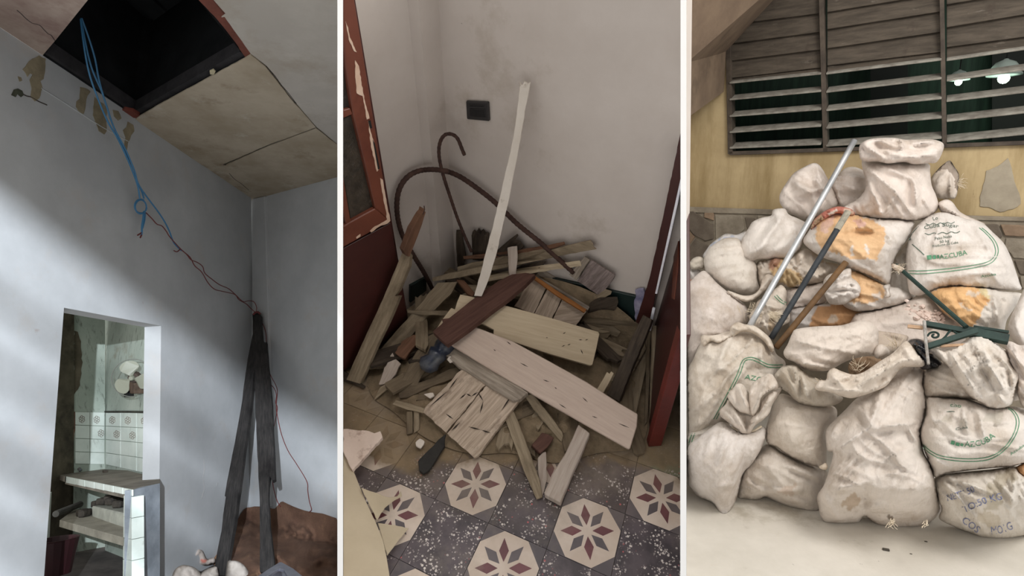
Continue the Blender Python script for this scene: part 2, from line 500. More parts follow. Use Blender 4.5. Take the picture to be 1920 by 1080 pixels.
def inside(poly, X, Y):
    p = np.array(poly, float); r = np.zeros(len(X), bool); j = len(p) - 1
    for i in range(len(p)):
        c = ((p[i, 1] > Y) != (p[j, 1] > Y)) & (X < (p[j, 0] - p[i, 0]) * (Y - p[i, 1]) / (p[j, 1] - p[i, 1] + 1e-12) + p[i, 0])
        r ^= c; j = i
    return r


def seg_d(X, Y, a, b):
    a = np.array(a, float); b = np.array(b, float); d = b - a; L2 = d @ d + 1e-9
    t = np.clip(((X - a[0]) * d[0] + (Y - a[1]) * d[1]) / L2, 0, 1)
    return np.hypot(X - a[0] - t * d[0], Y - a[1] - t * d[1]), t


def triangulate(outline, step, seed, smooth=True):
    o = np.array(outline, float)
    if smooth:
        P = np.r_[o[-1:], o, o[:2]]; s = spline(P, 10); s = s[10:-11]
    else: s = np.r_[o, o[:1]][:-1]
    c = np.r_[s, s[:1]]; L = np.r_[0, np.cumsum(np.linalg.norm(np.diff(c, axis=0), axis=1))]
    n = max(8, int(L[-1] / step)); tt = np.linspace(0, L[-1], n, endpoint=False)
    B = np.c_[np.interp(tt, L, c[:, 0]), np.interp(tt, L, c[:, 1])]
    rs = np.random.RandomState(seed)
    gx, gy = np.meshgrid(np.arange(B[:, 0].min(), B[:, 0].max(), step), np.arange(B[:, 1].min(), B[:, 1].max(), step * .87))
    gx[1::2] += step / 2
    G = np.c_[gx.ravel(), gy.ravel()] + rs.uniform(-.18, .18, (gx.size, 2)) * step
    G = G[inside(B, G[:, 0], G[:, 1])]
    if len(G):
        dm = np.min(np.hypot(G[:, None, 0] - B[None, :, 0], G[:, None, 1] - B[None, :, 1]), axis=1); G = G[dm > step * .55]
    P = np.r_[B, G]
    r = geometry.delaunay_2d_cdt([Vector(p) for p in P], [(i, (i + 1) % n) for i in range(n)], [], 1, 1e-5)
    V = np.array([tuple(p) for p in r[0]]); T = np.array([f for f in r[2] if len(f) == 3], int)
    # boundary verts: edges used once
    E = np.sort(np.r_[T[:, [0, 1]], T[:, [1, 2]], T[:, [2, 0]]], axis=1)
    u, cnt = np.unique(E, axis=0, return_counts=True); bd = np.zeros(len(V), bool); bd[u[cnt == 1].ravel()] = True
    ar = (V[T[:, 1], 0] - V[T[:, 0], 0]) * (V[T[:, 2], 1] - V[T[:, 0], 1]) - (V[T[:, 2], 0] - V[T[:, 0], 0]) * (V[T[:, 1], 1] - V[T[:, 0], 1])
    T[ar > 0] = T[ar > 0][:, ::-1]     # px y points down: this order faces the camera
    return V, T, bd, u


def inflate(V, bd, E, it=260):
    h = np.zeros(len(V)); deg = np.bincount(E.ravel(), minlength=len(V)).astype(float); deg[deg == 0] = 1
    for _ in range(it):
        s = np.bincount(E[:, 0], h[E[:, 1]], len(V)) + np.bincount(E[:, 1], h[E[:, 0]], len(V))
        h = s / deg + 1.0; h[bd] = 0
    return h / h.max()


BV = {}


def pillow(name, outline, mat, parent, T=.12, off=0.0, folds=(), wr=None, patches=(), base=(1, 1, 1), step=3.7, seed=1, Tb=.45, k=.7, smooth=True,
           expo=.5, dep=None, clamp=True, ground=0, radial=None, cren=.0, crump=((58, .008),)):
    V, Tr, bd, E = triangulate(outline, step, seed, smooth)
    h = inflate(V, bd, E, 380); hn = h ** expo
    X, Y = V[:, 0], V[:, 1]; cx, cy = X.mean(), Y.mean()
    d = (float(D0(cx, cy)) + off + k * (D0(X, Y) - float(D0(cx, cy)))) if dep is None else dep(X, Y)
    if ground:      # the lower edge rests on the floor
        BX, BY = X[bd], Y[bd]; yb = np.array([BY[np.abs(BX - x) < 7].max() for x in X])
        g = fl_r.depth(X, yb) + .05 - (float(D0(cx, cy)) + off + k * (D0(X, yb) - float(D0(cx, cy))))
        d = d + g * np.clip(1 - (yb - Y) / 70, 0, 1) * np.clip(1 - (Y.max() - yb) / 90, 0, 1)
    wv = np.zeros(len(V)); nz = Noise(seed)
    env = np.clip(hn * 1.6, 0, 1)
    if wr is not None:
        for ang, ln, wd_, am in (wr if isinstance(wr[0], tuple) else (wr,)):
            a = math.radians(ang); u = X * math.cos(a) + Y * math.sin(a); w = -X * math.sin(a) + Y * math.cos(a)
            w = w + (nz(u / ln * .6 + 9, w / ln + 4) - .5) * wd_ * 2.4
            n1 = nz(u / (ln * 2.2) + 3.3, w / wd_ + 7.7); r1 = 1 - np.abs(2 * n1 - 1)
            wv += 1.7 * am * (r1 ** 2.5 - .3) * (.4 + 1.2 * nz(X / 40 + 20, Y / 40 + 20))
    if radial is not None:
        for (rx, ry, n, am, r0, r1, ph) in (radial if isinstance(radial[0], tuple) else (radial,)):
            a = np.arctan2(Y - ry, X - rx); rr = np.hypot(X - rx, Y - ry)
            a2 = a + (nz(rr / 30, a * 2 + 5) - .5) * .5
            wv += am * (np.abs(np.sin(a2 * n / 2 + ph)) - .6) * np.clip(1 - (rr - r0) / (r1 - r0), 0, 1) * (.5 + nz(a * 3 + 11, rr / 50))
    for f in folds:
        x0, y0, x1, y1, w, am = f
        if am < 0: w, am = w * 1.5, am * .55
        dd, t = seg_d(X, Y, (x0, y0), (x1, y1))
        wob = (nz(X / 25 + 40, Y / 25 + 40) - .5) * w * .8
        wv += 2.3 * am * np.exp(-(np.abs(dd + wob) / (w * .8)) ** 1.3) * (np.sin(np.clip(t * .9 + .05, 0, 1) * math.pi) ** .5)
    wv += cren * (nz(X / 6, Y / 6) - .5)
    for sp, am in crump:      # polygonal creases of stiff woven plastic
        rs = np.random.RandomState(seed + int(sp)); x0, x1, y0, y1 = X.min() - sp, X.max() + sp, Y.min() - sp, Y.max() + sp
        npt = max(4, int((x1 - x0) * (y1 - y0) / sp ** 2)); Q = np.c_[rs.uniform(x0, x1, npt), rs.uniform(y0, y1, npt)]
        xw = X + (nz(X / 14 + 60, Y / 14) - .5) * sp * .35; yw = Y + (nz(X / 14, Y / 14 + 60) - .5) * sp * .35
        dq = np.sort(np.hypot(xw[:, None] - Q[None, :, 0], yw[:, None] - Q[None, :, 1]), axis=1)
        e = (dq[:, 1] - dq[:, 0]) / sp
        wv += am * (np.exp(-e * 5) - .3) * (.3 + 1.1 * nz(X / 50 + 7, Y / 50 + 70)) + am * .6 * (rs.rand(npt)[np.argmin(np.hypot(xw[:, None] - Q[None, :, 0], yw[:, None] - Q[None, :, 1]), axis=1)] - .5) * np.clip(e * 3, 0, 1)
    fd = d - T * hn - wv * env; bk = d + T * Tb * hn
    def pos(dd):
        if clamp:
            fz = fl_r.depth(X, Y); fz = np.where((fz > 0), fz, 1e9); dd = np.minimum(dd, fz - .004)
            dd = np.minimum(dd, wall_r.shift(.075).depth(X, Y))
        return at(X, Y, dd)
    A = pos(fd); Bk = pos(bk)
    ii = np.full(len(V), -1); inn = np.where(~bd)[0]; ii[bd] = np.where(bd)[0]; ii[inn] = len(V) + np.arange(len(inn))
    VV = np.r_[A, Bk[inn]]; FF = [tuple(t) for t in Tr] + [tuple(ii[t[::-1]]) for t in Tr]
    FF = [f for f in FF if len(set(f)) == 3]
    nzt = Noise(seed + 50)
    C = np.tile(np.array(base, float), (len(V), 1))
    for poly, colr, soft in patches:
        jx = X + (nzt(X / 9, Y / 9) - .5) * soft; jy = Y + (nzt(X / 9 + 30, Y / 9 + 30) - .5) * soft
        m = inside(poly, jx, jy); C[m] = colr
    CC = np.r_[C, C[inn]]
    uv = np.c_[X, Y] / 100.0; uv = np.r_[uv, uv[inn] + 3]
    o = obj(name, VV, FF, mat, parent, smooth=True, uv=uv, col=CC)
    BV[o.name] = BVHTree.FromPolygons([Vector(p) for p in A], [tuple(int(i) for i in t) for t in Tr])
    return o


def conform(bvs, pts, lift=.004):
    """drop px points onto the front of the named surfaces"""
    out = []; last = None; cam = Vector(CAM)
    for x, y in pts:
        r = Vector(ray(x, y)).normalized(); best = None
        for b in bvs:
            hit = b.ray_cast(cam, r)
            if hit[0] is not None and (best is None or hit[3] < best): best = hit[3]
        if best is None: best = last if last else 3.0
        last = best; out.append(np.array(cam + r * (best - lift)))
    return np.array(out)


green_ink = M('green_ink', srgb(70, 130, 96), srgb(104, 150, 120), scale=20, rough=.8, bump=0)
dgreen_ink = M('dark_ink', srgb(70, 92, 80), srgb(104, 120, 108), scale=20, rough=.8, bump=0)
blue_ink = M('blue_ink', srgb(96, 106, 150), srgb(150, 152, 172), scale=30, rough=.8, bump=0)


def ribbon(sack, parent, pts, w, mat, name='printed_line', loop=False):
    p = spline(np.array(pts, float), 10); c = np.r_[0, np.cumsum(np.linalg.norm(np.diff(p, axis=0), axis=1))]
    t = np.linspace(0, c[-1], max(3, int(c[-1] / 3.5))); p = np.c_[np.interp(t, c, p[:, 0]), np.interp(t, c, p[:, 1])]
    d = np.gradient(p, axis=0); d /= np.linalg.norm(d, axis=1)[:, None]; n = np.c_[-d[:, 1], d[:, 0]] * w / 2
    bv = [BV[s.name] for s in (sack if isinstance(sack, (list, tuple)) else [sack])]
    V = np.r_[conform(bv, p - n), conform(bv, p + n)]; k = len(p)
    return obj(name, V, [(i, i + 1, i + 1 + k, i + k) for i in range(k - 1)], mat, parent)


def printed(sack, parent, text, fn, mat, name='printed_text', lift=.0045):
    """text laid on a sack: fn maps text units (cap height about .7) to px"""
    cu = bpy.data.curves.new('txt', 'FONT'); cu.body = text; cu.size = 1.0; cu.resolution_u = 3
    ob = bpy.data.objects.new('txt', cu); COL.objects.link(ob)
    dg = bpy.context.evaluated_depsgraph_get(); me = bpy.data.meshes.new_from_object(ob.evaluated_get(dg))
    co_ = np.array([v.co[:2] for v in me.vertices]); fc = [tuple(p.vertices) for p in me.polygons]
    bpy.data.objects.remove(ob); bpy.data.curves.remove(cu); bpy.data.meshes.remove(me)
    if len(co_) == 0: return None
    wd_ = co_[:, 0].max()
    bv = [BV[s.name] for s in (sack if isinstance(sack, (list, tuple)) else [sack])]
    V = conform(bv, [fn(x / wd_, y) for x, y in co_], lift)
    return obj(name, V, fc, mat, parent)


def lin(p0, p1, hgt):
    """straight baseline from p0 to p1 (px), letter height hgt px"""
    p0, p1 = np.array(p0, float), np.array(p1, float); d = (p1 - p0) / np.linalg.norm(p1 - p0); n = np.array([d[1], -d[0]])
    return lambda s, y: tuple(p0 + (p1 - p0) * s + n * y * hgt / .7)


def arc(pts, hgt):
    p = spline(np.array(pts, float), 12); c = np.r_[0, np.cumsum(np.linalg.norm(np.diff(p, axis=0), axis=1))]; c /= c[-1]
    d = np.gradient(p, axis=0); d /= np.linalg.norm(d, axis=1)[:, None]
    def f(s, y):
        q = np.array([np.interp(s, c, p[:, 0]), np.interp(s, c, p[:, 1])]); dd = np.array([np.interp(s, c, d[:, 0]), np.interp(s, c, d[:, 1])])
        return tuple(q + np.array([dd[1], -dd[0]]) * y * hgt / .7)
    return f


def sack(label, outline, off=0.0, group='sacks heaped against the yellow wall', name='filled_sack', cat='sack', **kw):
    o = np.array(outline, float); j = np.argmax(o[:, 1])
    c = at(o[:, 0].mean(), o[j, 1], float(D0(o[:, 0].mean(), o[j, 1])) + off)
    t = empty(name, c, label, cat, group)
    body = pillow('body', outline, sack_m, t, off=off, **kw)
    return t, body


def threads(parent, x, y, n, L, off, seed, ang=(0, 360), r=.0008, mat=None):
    rr = random.Random(seed); parts = []
    for i in range(n):
        x0, y0 = x + rr.uniform(-5, 5), y + rr.uniform(-5, 5); a = math.radians(rr.uniform(*ang)); l = L * rr.uniform(.4, 1.2)
        d = float(D0(x0, y0)) + off
        P = [at(x0 + math.cos(a) * l * s + rr.uniform(-2, 2), y0 + math.sin(a) * l * s + rr.uniform(-2, 2), d - .02 * s) for s in (0, .35, .7, 1)]
        parts.append(tube(P, r, 4))
    V, Fc = merge(parts); return prop(obj('frayed_threads', V, Fc, mat or thread_m, parent), kind='stuff')


thread_m = plain('thread', srgb(214, 200, 178), .9)
OR = (1.0, .70, .42); ORD = (.86, .52, .28); BR = (.74, .55, .38); RED = (.80, .32, .26); GR = (.80, .79, .74)

WH = (1, .985, .97); PK = (.98, .93, .90); BE = (.94, .89, .82); LG = (.95, .94, .93)
# ---- back rows first
sack('greyish sack wedged behind between the orange patched sack and the sack with wavy lettering', [(1678, 488), (1690, 470), (1701, 455), (1712, 470), (1716, 560), (1690, 577), (1666, 540)], off=.06, T=.08, base=(.84, .82, .78), seed=61, wr=(80, 40, 9, .012))
t9, s9 = sack('crumpled pinkish white sack at the upper end of the silver pipe, highest on that side', [(1461, 370), (1465, 358), (1473, 345), (1488, 325), (1506, 314), (1522, 306.5), (1533, 307), (1543, 318), (1551, 333), (1561, 350), (1573, 378), (1567, 389), (1542, 401), (1512, 411), (1497, 407), (1477, 398), (1464, 384)],
     off=-.02, T=.13, base=PK, seed=9, folds=[(1490, 330, 1500, 352, 7, .02), (1500, 352, 1520, 358, 5, .025), (1512, 312, 1530, 350, 5, -.02), (1530, 310, 1545, 360, 5, .03), (1500, 365, 1545, 352, 6, .03), (1470, 380, 1520, 365, 8, -.02), (1475, 345, 1500, 335, 6, -.02), (1525, 330, 1560, 385, 4, .02)], wr=(40, 40, 16, .02))
t10, s10 = sack('slumped pinkish sack between the silver pipe and the topmost sack', [(1553, 346), (1567, 334), (1582, 317), (1602, 313), (1624, 324), (1634, 350), (1630, 378), (1608, 388), (1585, 393), (1568, 380)],
     off=.03, T=.12, base=PK, seed=10, folds=[(1560, 350, 1585, 380, 4, -.02), (1590, 330, 1625, 335, 6, .025), (1580, 345, 1622, 360, 6, .025), (1575, 362, 1620, 378, 4, -.025), (1565, 345, 1580, 385, 4, .025)], wr=(15, 50, 12, .025))
t12, s12 = sack('open frayed sack mouth leaning on the wall beside the topmost sack', [(1745, 336), (1758, 318), (1770, 307), (1781, 301), (1790, 313), (1798, 327), (1797, 348), (1792, 370), (1780, 373), (1757, 371), (1748, 355)],
     off=.1, T=.07, base=(.9, .85, .8), seed=12, folds=[(1782, 325, 1782, 370, 3, .02), (1790, 325, 1788, 368, 3, -.02), (1765, 315, 1790, 325, 4, -.02), (1755, 345, 1775, 320, 4, .015)])
threads(t12, 1797, 342, 26, 15, -.0 + .06, 5, (-60, 60))
t14, s14 = sack('big white sack with wavy green lettering and a green double outline, under the wall patch', [(1700, 466), (1705, 446), (1717, 425), (1740, 406), (1762, 398), (1785, 400), (1808, 409), (1840, 417), (1861, 435), (1882, 456), (1895, 481), (1903, 503), (1912, 531), (1914, 543), (1882, 544), (1850, 541), (1776, 538), (1746, 547), (1726, 554), (1712, 553), (1704, 544), (1699, 503)],
     off=-.12, T=.16, base=LG, seed=14, k=.85, folds=[(1740, 410, 1720, 470, 5, -.012), (1765, 402, 1750, 470, 5, .014), (1790, 405, 1800, 480, 5, -.014), (1778, 402, 1785, 470, 5, .014), (1810, 412, 1840, 470, 5, -.012), (1830, 425, 1860, 480, 6, .012), (1716, 540, 1740, 470, 6, -.012), (1880, 540, 1850, 500, 8, .012)], radial=(1775, 385, 22, .012, 10, 110, 0), wr=(5, 60, 22, .012))
pillow(name='neck', expo=.36, outline=[(1759, 382), (1766, 376), (1776, 374), (1786, 379), (1798, 395), (1814, 405), (1846, 419), (1840, 424), (1808, 418), (1785, 406), (1764, 397)], mat=sack_m, parent=t14, T=.05, off=-.1, base=PK, seed=141, folds=[(1765, 385, 1800, 405, 3, .02), (1780, 380, 1830, 415, 3, -.02)], step=3.6)
for dy in (0, 5):
    ribbon(s14, t14, [(1702, 508 + dy), (1740, 507 + dy * 1.1), (1800, 501 + dy), (1845, 493 + dy), (1862 + dy * .5, 484 + dy * .8), (1867 + dy, 470), (1861 + dy, 452), (1846 + dy, 435), (1836 + dy, 427)], 1.3, green_ink)
ribbon(s14, t14, [(1704, 450), (1710, 438), (1722, 424)], 1.2, dgreen_ink)
ribbon(s14, t14, [(1710, 458), (1722, 468), (1733, 478)], 1.6, dgreen_ink)
for y, x0, x1 in ((419, 1736, 1790), (437, 1734, 1800)):
    ribbon(s14, t14, [(x0 + (x1 - x0) * i / 8, y - (x0 + (x1 - x0) * i / 8 - 1765) * .06 + (1.6 if i % 2 else -1.6)) for i in range(9)], 1.2, dgreen_ink, 'printed_wave')
printed(s14, t14, 'Lo', lin((1749, 413), (1759, 411), 6), dgreen_ink)
printed(s14, t14, 'Cuba Sugar', arc([(1733, 430), (1748, 427), (1770, 424), (1797, 427)], 6.5), dgreen_ink)
printed(s14, t14, 'Peso Neto', lin((1753, 450), (1785, 445), 5.5), dgreen_ink)
printed(s14, t14, '50 kg', lin((1762, 456), (1780, 453), 5), dgreen_ink)
printed(s14, t14, 'Producto de Cuba', lin((1748, 464), (1797, 456), 4.5), dgreen_ink)
for i, (x0, x1) in enumerate(((1738, 1747), (1749, 1755), (1757, 1761))):
    ribbon(s14, t14, [(x0, 483 - i * .6), (x1, 482 - i * .6)], 8 - i, green_ink, 'printed_block')
printed(s14, t14, 'AZCUBA', arc([(1762, 486), (1785, 483), (1814, 477)], 9), green_ink)
printed(s14, t14, 'Azcuba', lin((1840, 521), (1868, 516), 5), green_ink)

t11, s11 = sack('topmost full sack with a folded collar, its top before the window slats', [(1617, 300), (1640, 300), (1700, 303), (1740, 306), (1744, 322), (1747, 347), (1755, 366), (1760, 388), (1750, 401), (1735, 410), (1710, 414.5), (1680, 412), (1637, 410), (1602, 405), (1585, 400), (1577, 393), (1590, 383), (1606, 375), (1621, 357), (1623, 337), (1618, 320)],
     off=-.16, T=.17, base=PK, seed=11, k=.6, folds=[(1625, 312, 1690, 372, 6, .03), (1622, 330, 1655, 400, 6, .03), (1635, 345, 1683, 400, 5, -.025), (1640, 305, 1720, 340, 7, .018), (1705, 340, 1705, 390, 4, -.02), (1715, 335, 1718, 385, 4, .02), (1728, 330, 1730, 380, 4, -.016), (1660, 400, 1680, 360, 5, .025), (1640, 380, 1610, 400, 7, -.015), (1645, 395, 1655, 402, 4, .02)], radial=(1630, 305, 16, .016, 10, 110, 1), wr=(50, 40, 16, .016))
pillow(name='collar', expo=.36, outline=[(1611, 288), (1612, 272), (1622, 264), (1642, 259), (1675, 258.5), (1700, 262), (1740, 261), (1760, 264), (1770, 272), (1765, 291), (1755, 305), (1740, 306), (1712, 308), (1695, 304), (1665, 307), (1645, 303), (1617, 302)], mat=sack_m, parent=t11, T=.12, off=-.3, k=.4, base=PK, seed=111,
       folds=[(1620, 272, 1660, 300, 5, .035), (1630, 285, 1664, 302, 4, -.04), (1640, 262, 1655, 285, 5, -.03), (1655, 285, 1760, 270, 6, -.03), (1665, 300, 1750, 290, 7, .03), (1690, 262, 1690, 280, 5, .03), (1710, 268, 1755, 268, 5, .02), (1616, 275, 1625, 290, 4, -.03), (1720, 292, 1755, 302, 4, -.03)], wr=(0, 26, 10, .022), step=3.8)
t8, s8 = sack('smooth white sack just behind the middle of the silver pipe', [(1386, 463), (1392, 447), (1405, 425), (1411, 416), (1428, 408), (1446, 404), (1450, 393), (1471, 391), (1479, 402), (1499, 411), (1513, 421), (1508, 445), (1502, 465), (1487, 477), (1465, 484), (1421, 487), (1405, 494), (1395, 487), (1387, 475)],
     off=-.1, T=.15, base=WH, seed=8, folds=[(1470, 400, 1420, 470, 9, .022), (1490, 425, 1440, 480, 5, -.014), (1485, 415, 1500, 470, 5, .015), (1400, 480, 1440, 455, 6, .015), (1450, 395, 1470, 430, 5, .015), (1440, 405, 1430, 440, 6, -.012)], wr=(-50, 60, 18, .012))
t13, s13 = sack('sack with a faded orange print and red crumpled tie, under the topmost sack', [(1506, 450), (1513, 438), (1522, 425), (1532, 412), (1545, 402), (1580, 398), (1640, 408), (1690, 412), (1714, 416), (1710, 431), (1700, 452), (1685, 471), (1675, 492), (1668, 530), (1660, 532), (1645, 525), (1616, 512), (1598, 504), (1570, 492), (1541, 482), (1512, 462)],
     off=-.14, T=.17, base=LG, seed=13, k=.7, patches=[([(1527, 447), (1530, 425), (1540, 410), (1590, 398), (1625, 408), (1657, 424), (1661, 440), (1655, 462), (1645, 487), (1600, 485), (1560, 474), (1538, 462)], OR, 5), ([(1536, 430), (1545, 412), (1565, 405), (1560, 425), (1545, 440)], (.98, .72, .62), 9), ([(1602, 416), (1612, 409), (1624, 418), (1612, 428)], (.95, .66, .58), 6),
              ([(1567, 462), (1570, 465), (1577, 480), (1572, 478)], WH, 3), ([(1594, 458), (1598, 462), (1600, 482), (1595, 478)], WH, 3), ([(1620, 452), (1626, 458), (1631, 479), (1624, 474)], WH, 3)],
     wr=((4, 90, 5.5, .006), (30, 50, 16, .012)), folds=[(1575, 440, 1655, 432, 4, -.025), (1590, 428, 1650, 425, 5, .02), (1600, 410, 1610, 435, 4, -.02), (1612, 410, 1640, 435, 4, .02), (1545, 445, 1600, 450, 5, .012), (1668, 520, 1690, 450, 6, -.01)])
pillow('tie', [(1520, 431), (1526, 413), (1540, 400), (1556, 391), (1574, 387), (1596, 392), (1603, 402), (1588, 405), (1568, 401), (1548, 411), (1534, 420)], sack_m, t13, T=.06, off=-.24, base=RED, seed=131, step=3.2, patches=[([(1519, 432), (1526, 412), (1540, 402), (1545, 410), (1530, 424)], BR, 3), ([(1552, 400), (1570, 392), (1574, 396), (1556, 405)], PK, 2), ([(1582, 390), (1604, 396), (1600, 404), (1585, 401)], (.95, .75, .65), 3)], wr=(-25, 20, 5, .03), cren=.01)
t7, s7 = sack('plump white sack tied at its far end, below the smooth white one', [(1320, 486), (1330, 465), (1346, 453), (1362, 446), (1385, 448), (1400, 470), (1418, 494), (1420, 520), (1423, 541), (1412, 551), (1392, 552), (1362, 541), (1340, 526), (1325, 513), (1321, 500)],
     off=-.06, T=.16, base=(.97, .95, .91), seed=7, folds=[(1350, 462, 1395, 452, 5, .015), (1345, 485, 1385, 465, 5, -.015), (1350, 475, 1392, 470, 4, .014)], radial=(1395, 455, 14, .01, 5, 70, 0), wr=(-20, 60, 20, .01))
pillow('tied_end', [(1292, 495), (1300, 484), (1312, 481), (1322, 488), (1321, 502), (1306, 506), (1296, 504)], sack_m, t7, T=.05, off=-.03, base=(.82, .79, .72), seed=71, folds=[(1300, 498, 1320, 490, 3, -.02)], step=3.4)
sack('blue printed white sack peeping out at the back, against the stone wall', [(1318, 482), (1326, 466), (1333, 457), (1346, 447), (1362, 438), (1381, 440), (1402, 434), (1404, 462), (1370, 484), (1340, 490)], off=.12, T=.06, base=(.9, .92, .95), seed=30, wr=(-30, 22, 6, .03),
     patches=[([(1328, 474), (1334, 458), (1350, 447), (1352, 452), (1340, 464)], (.52, .60, .80), 7), ([(1356, 445), (1372, 440), (1376, 444), (1360, 449)], (.55, .63, .82), 6)])
sack('small bluish white sack corner under the tied end, beside the stone wall', [(1289.5, 508), (1296, 503), (1312, 504), (1314, 520), (1300, 535), (1289.5, 548)], off=.05, T=.05, base=(.9, .92, .95), seed=31, wr=(60, 20, 8, .02), patches=[([(1289.5, 535), (1296, 520), (1300, 522), (1290, 545)], (.62, .36, .28), 2)])
t6, s6 = sack('big smooth pinkish sack cut by the frame edge, with a frayed open mouth', [(1289.5, 545), (1297, 525), (1317, 508), (1328, 513), (1343, 529), (1363, 546), (1381, 559), (1398, 573), (1404, 590), (1397, 610), (1376, 626), (1340, 642), (1310, 668), (1304, 684), (1289.5, 690)],
     off=-.1, T=.17, base=(.95, .91, .89), seed=6, radial=(1375, 555, 20, .01, 5, 60, 0), wr=((20, 60, 26, .016), (80, 14, 9, .006)))
pillow(name='sack_mouth', expo=.36, outline=[(1362, 544), (1378, 549), (1394, 554), (1412, 552), (1424, 541), (1430, 522), (1440, 514), (1452, 520), (1444, 534), (1431, 548), (1416, 561), (1398, 566), (1382, 560), (1368, 552)], mat=sack_m, parent=t6, T=.05, off=-.16, base=BE, seed=62, step=3.4, folds=[(1370, 548, 1415, 558, 2.5, -.02), (1415, 558, 1445, 520, 3, .025), (1420, 545, 1436, 520, 2.5, -.02)])
threads(t6, 1385, 575, 12, 26, -.2, 8, (60, 110)); threads(t6, 1412, 572, 26, 18, -.16, 9, (40, 140))
t21, s21 = sack('crumpled brown and cream sack mouth between the silver and the black pipe', [(1419, 492), (1436, 487), (1455, 480), (1470, 485), (1484, 483), (1497, 470), (1510, 466), (1530, 476), (1546, 490), (1566, 494), (1573, 500), (1560, 515), (1545, 526), (1516, 535), (1482, 539), (1465, 535), (1455, 526), (1442, 523), (1427, 541), (1421, 522)],
     off=-.02, T=.11, base=BE, seed=21, step=3.8, patches=[([(1443, 505), (1450, 482), (1470, 484), (1478, 500), (1500, 510), (1504, 530), (1484, 539), (1462, 533), (1448, 524)], (.86, .68, .42), 9), ([(1440, 500), (1446, 484), (1466, 482), (1460, 492), (1450, 508)], (.62, .38, .28), 6)],
     folds=[(1440, 520, 1455, 485, 4, .03), (1450, 500, 1475, 490, 4, -.04), (1460, 520, 1475, 500, 4, .03), (1478, 500, 1500, 535, 4, .03), (1490, 480, 1495, 510, 5, -.03), (1505, 470, 1500, 500, 4, .03), (1520, 525, 1565, 500, 5, .03), (1515, 510, 1550, 495, 5, -.03), (1425, 530, 1440, 495, 4, -.02)], wr=((60, 18, 7, .03), (-30, 20, 8, .02)))
t19, s19 = sack('pinkish sack end just above the brown pipe\'s middle', [(1472, 548), (1482, 540), (1512, 534), (1546, 530), (1552, 560), (1541, 571), (1506, 576), (1482, 580), (1472, 566)], off=.04, T=.1, base=PK, seed=19, wr=(0, 40, 12, .012), folds=[(1480, 560, 1545, 545, 6, -.015)])
t20, s20 = sack('rusty orange stained sack crossed by the brown pipe', [(1480, 588), (1490, 578), (1506, 575), (1541, 570), (1580, 570), (1604, 578), (1622, 590), (1616, 612), (1580, 612), (1500, 620), (1483, 622)], off=.03, T=.1, base=(.93, .92, .93), seed=20, patches=[([(1515, 625), (1522, 595), (1535, 575), (1580, 568), (1630, 582), (1620, 615)], ORD, 6), ([(1552, 598), (1565, 588), (1572, 600), (1558, 606)], (.9, .78, .66), 8)], wr=(10, 40, 12, .014), folds=[(1545, 590, 1615, 590, 5, .012)])
t18, s18 = sack('orange patched sack with white ruffled mouth, under the red tied one', [(1578, 568), (1582, 530), (1590, 511), (1606, 508), (1640, 525), (1668, 537), (1687, 540), (1711, 556), (1698, 567), (1670, 575), (1640, 582), (1605, 584)], off=-.06, T=.13, base=LG, seed=18,
     patches=[([(1580, 566), (1582, 528), (1592, 508), (1612, 508), (1650, 530), (1662, 543), (1655, 560), (1620, 570), (1596, 568)], (1.0, .70, .42), 4), ([(1635, 550), (1650, 545), (1652, 558), (1640, 560)], (.95, .87, .8), 5)], wr=(20, 36, 10, .016), folds=[(1605, 520, 1610, 565, 4, -.02), (1620, 530, 1650, 540, 4, .02), (1690, 545, 1670, 570, 5, .01)])
pillow(name='sack_mouth', expo=.36, outline=[(1543, 533), (1552, 516), (1575, 509), (1590, 503), (1596, 505), (1597, 520), (1606, 527), (1615, 541), (1611, 557), (1598, 562), (1580, 571), (1557, 570), (1548, 557)], mat=sack_m, parent=t18, T=.1, off=-.18, base=WH, seed=181, step=3.4, folds=[(1552, 560, 1600, 548, 3, .03), (1550, 552, 1600, 540, 3, -.03), (1565, 525, 1595, 515, 4, .03), (1570, 535, 1612, 545, 3, .03), (1560, 520, 1590, 508, 3, -.02), (1590, 520, 1605, 560, 3, -.03)], wr=(10, 20, 7, .02))
pillow('torn_scrap', [(1655, 537), (1669, 533), (1668, 545), (1670, 556), (1658, 558), (1661, 548)], sack_m, t18, T=.02, off=-.2, base=WH, seed=182, step=3)
t15, s15 = sack('orange sack lying under the big lettered sack, behind the green iron', [(1744, 549), (1762, 540), (1800, 536), (1850, 540), (1882, 546), (1915, 550), (1914, 562), (1901, 580), (1888, 600), (1882, 622), (1867, 622), (1820, 618), (1790, 602), (1770, 588), (1752, 566)], off=-.1, T=.15, base=(.94, .93, .90), seed=15,
     patches=[([(1742, 548), (1775, 534), (1838, 538), (1856, 562), (1838, 590), (1822, 616), (1795, 604), (1765, 585)], (1.0, .66, .34), 4), ([(1832, 540), (1850, 540), (1856, 562), (1845, 556)], (.95, .86, .55), 3), ([(1808, 552), (1815, 545), (1838, 552), (1830, 556)], (.98, .88, .76), 5), ([(1795, 570), (1800, 568), (1825, 582), (1818, 584)], (.98, .86, .72), 4)],
     wr=((-4, 60, 6, .006), (60, 30, 14, .01)), folds=[(1862, 545, 1874, 615, 5, .018), (1880, 548, 1880, 612, 4, -.018), (1810, 592, 1866, 618, 3, -.02)])
sack('white sack at the frame edge below the big lettered one', [(1934, 520), (1918, 545), (1906, 572), (1896, 592), (1890, 616), (1896, 634), (1916, 654), (1938, 664)], off=-.22, T=.13, base=LG, seed=16, wr=(70, 40, 14, .012))
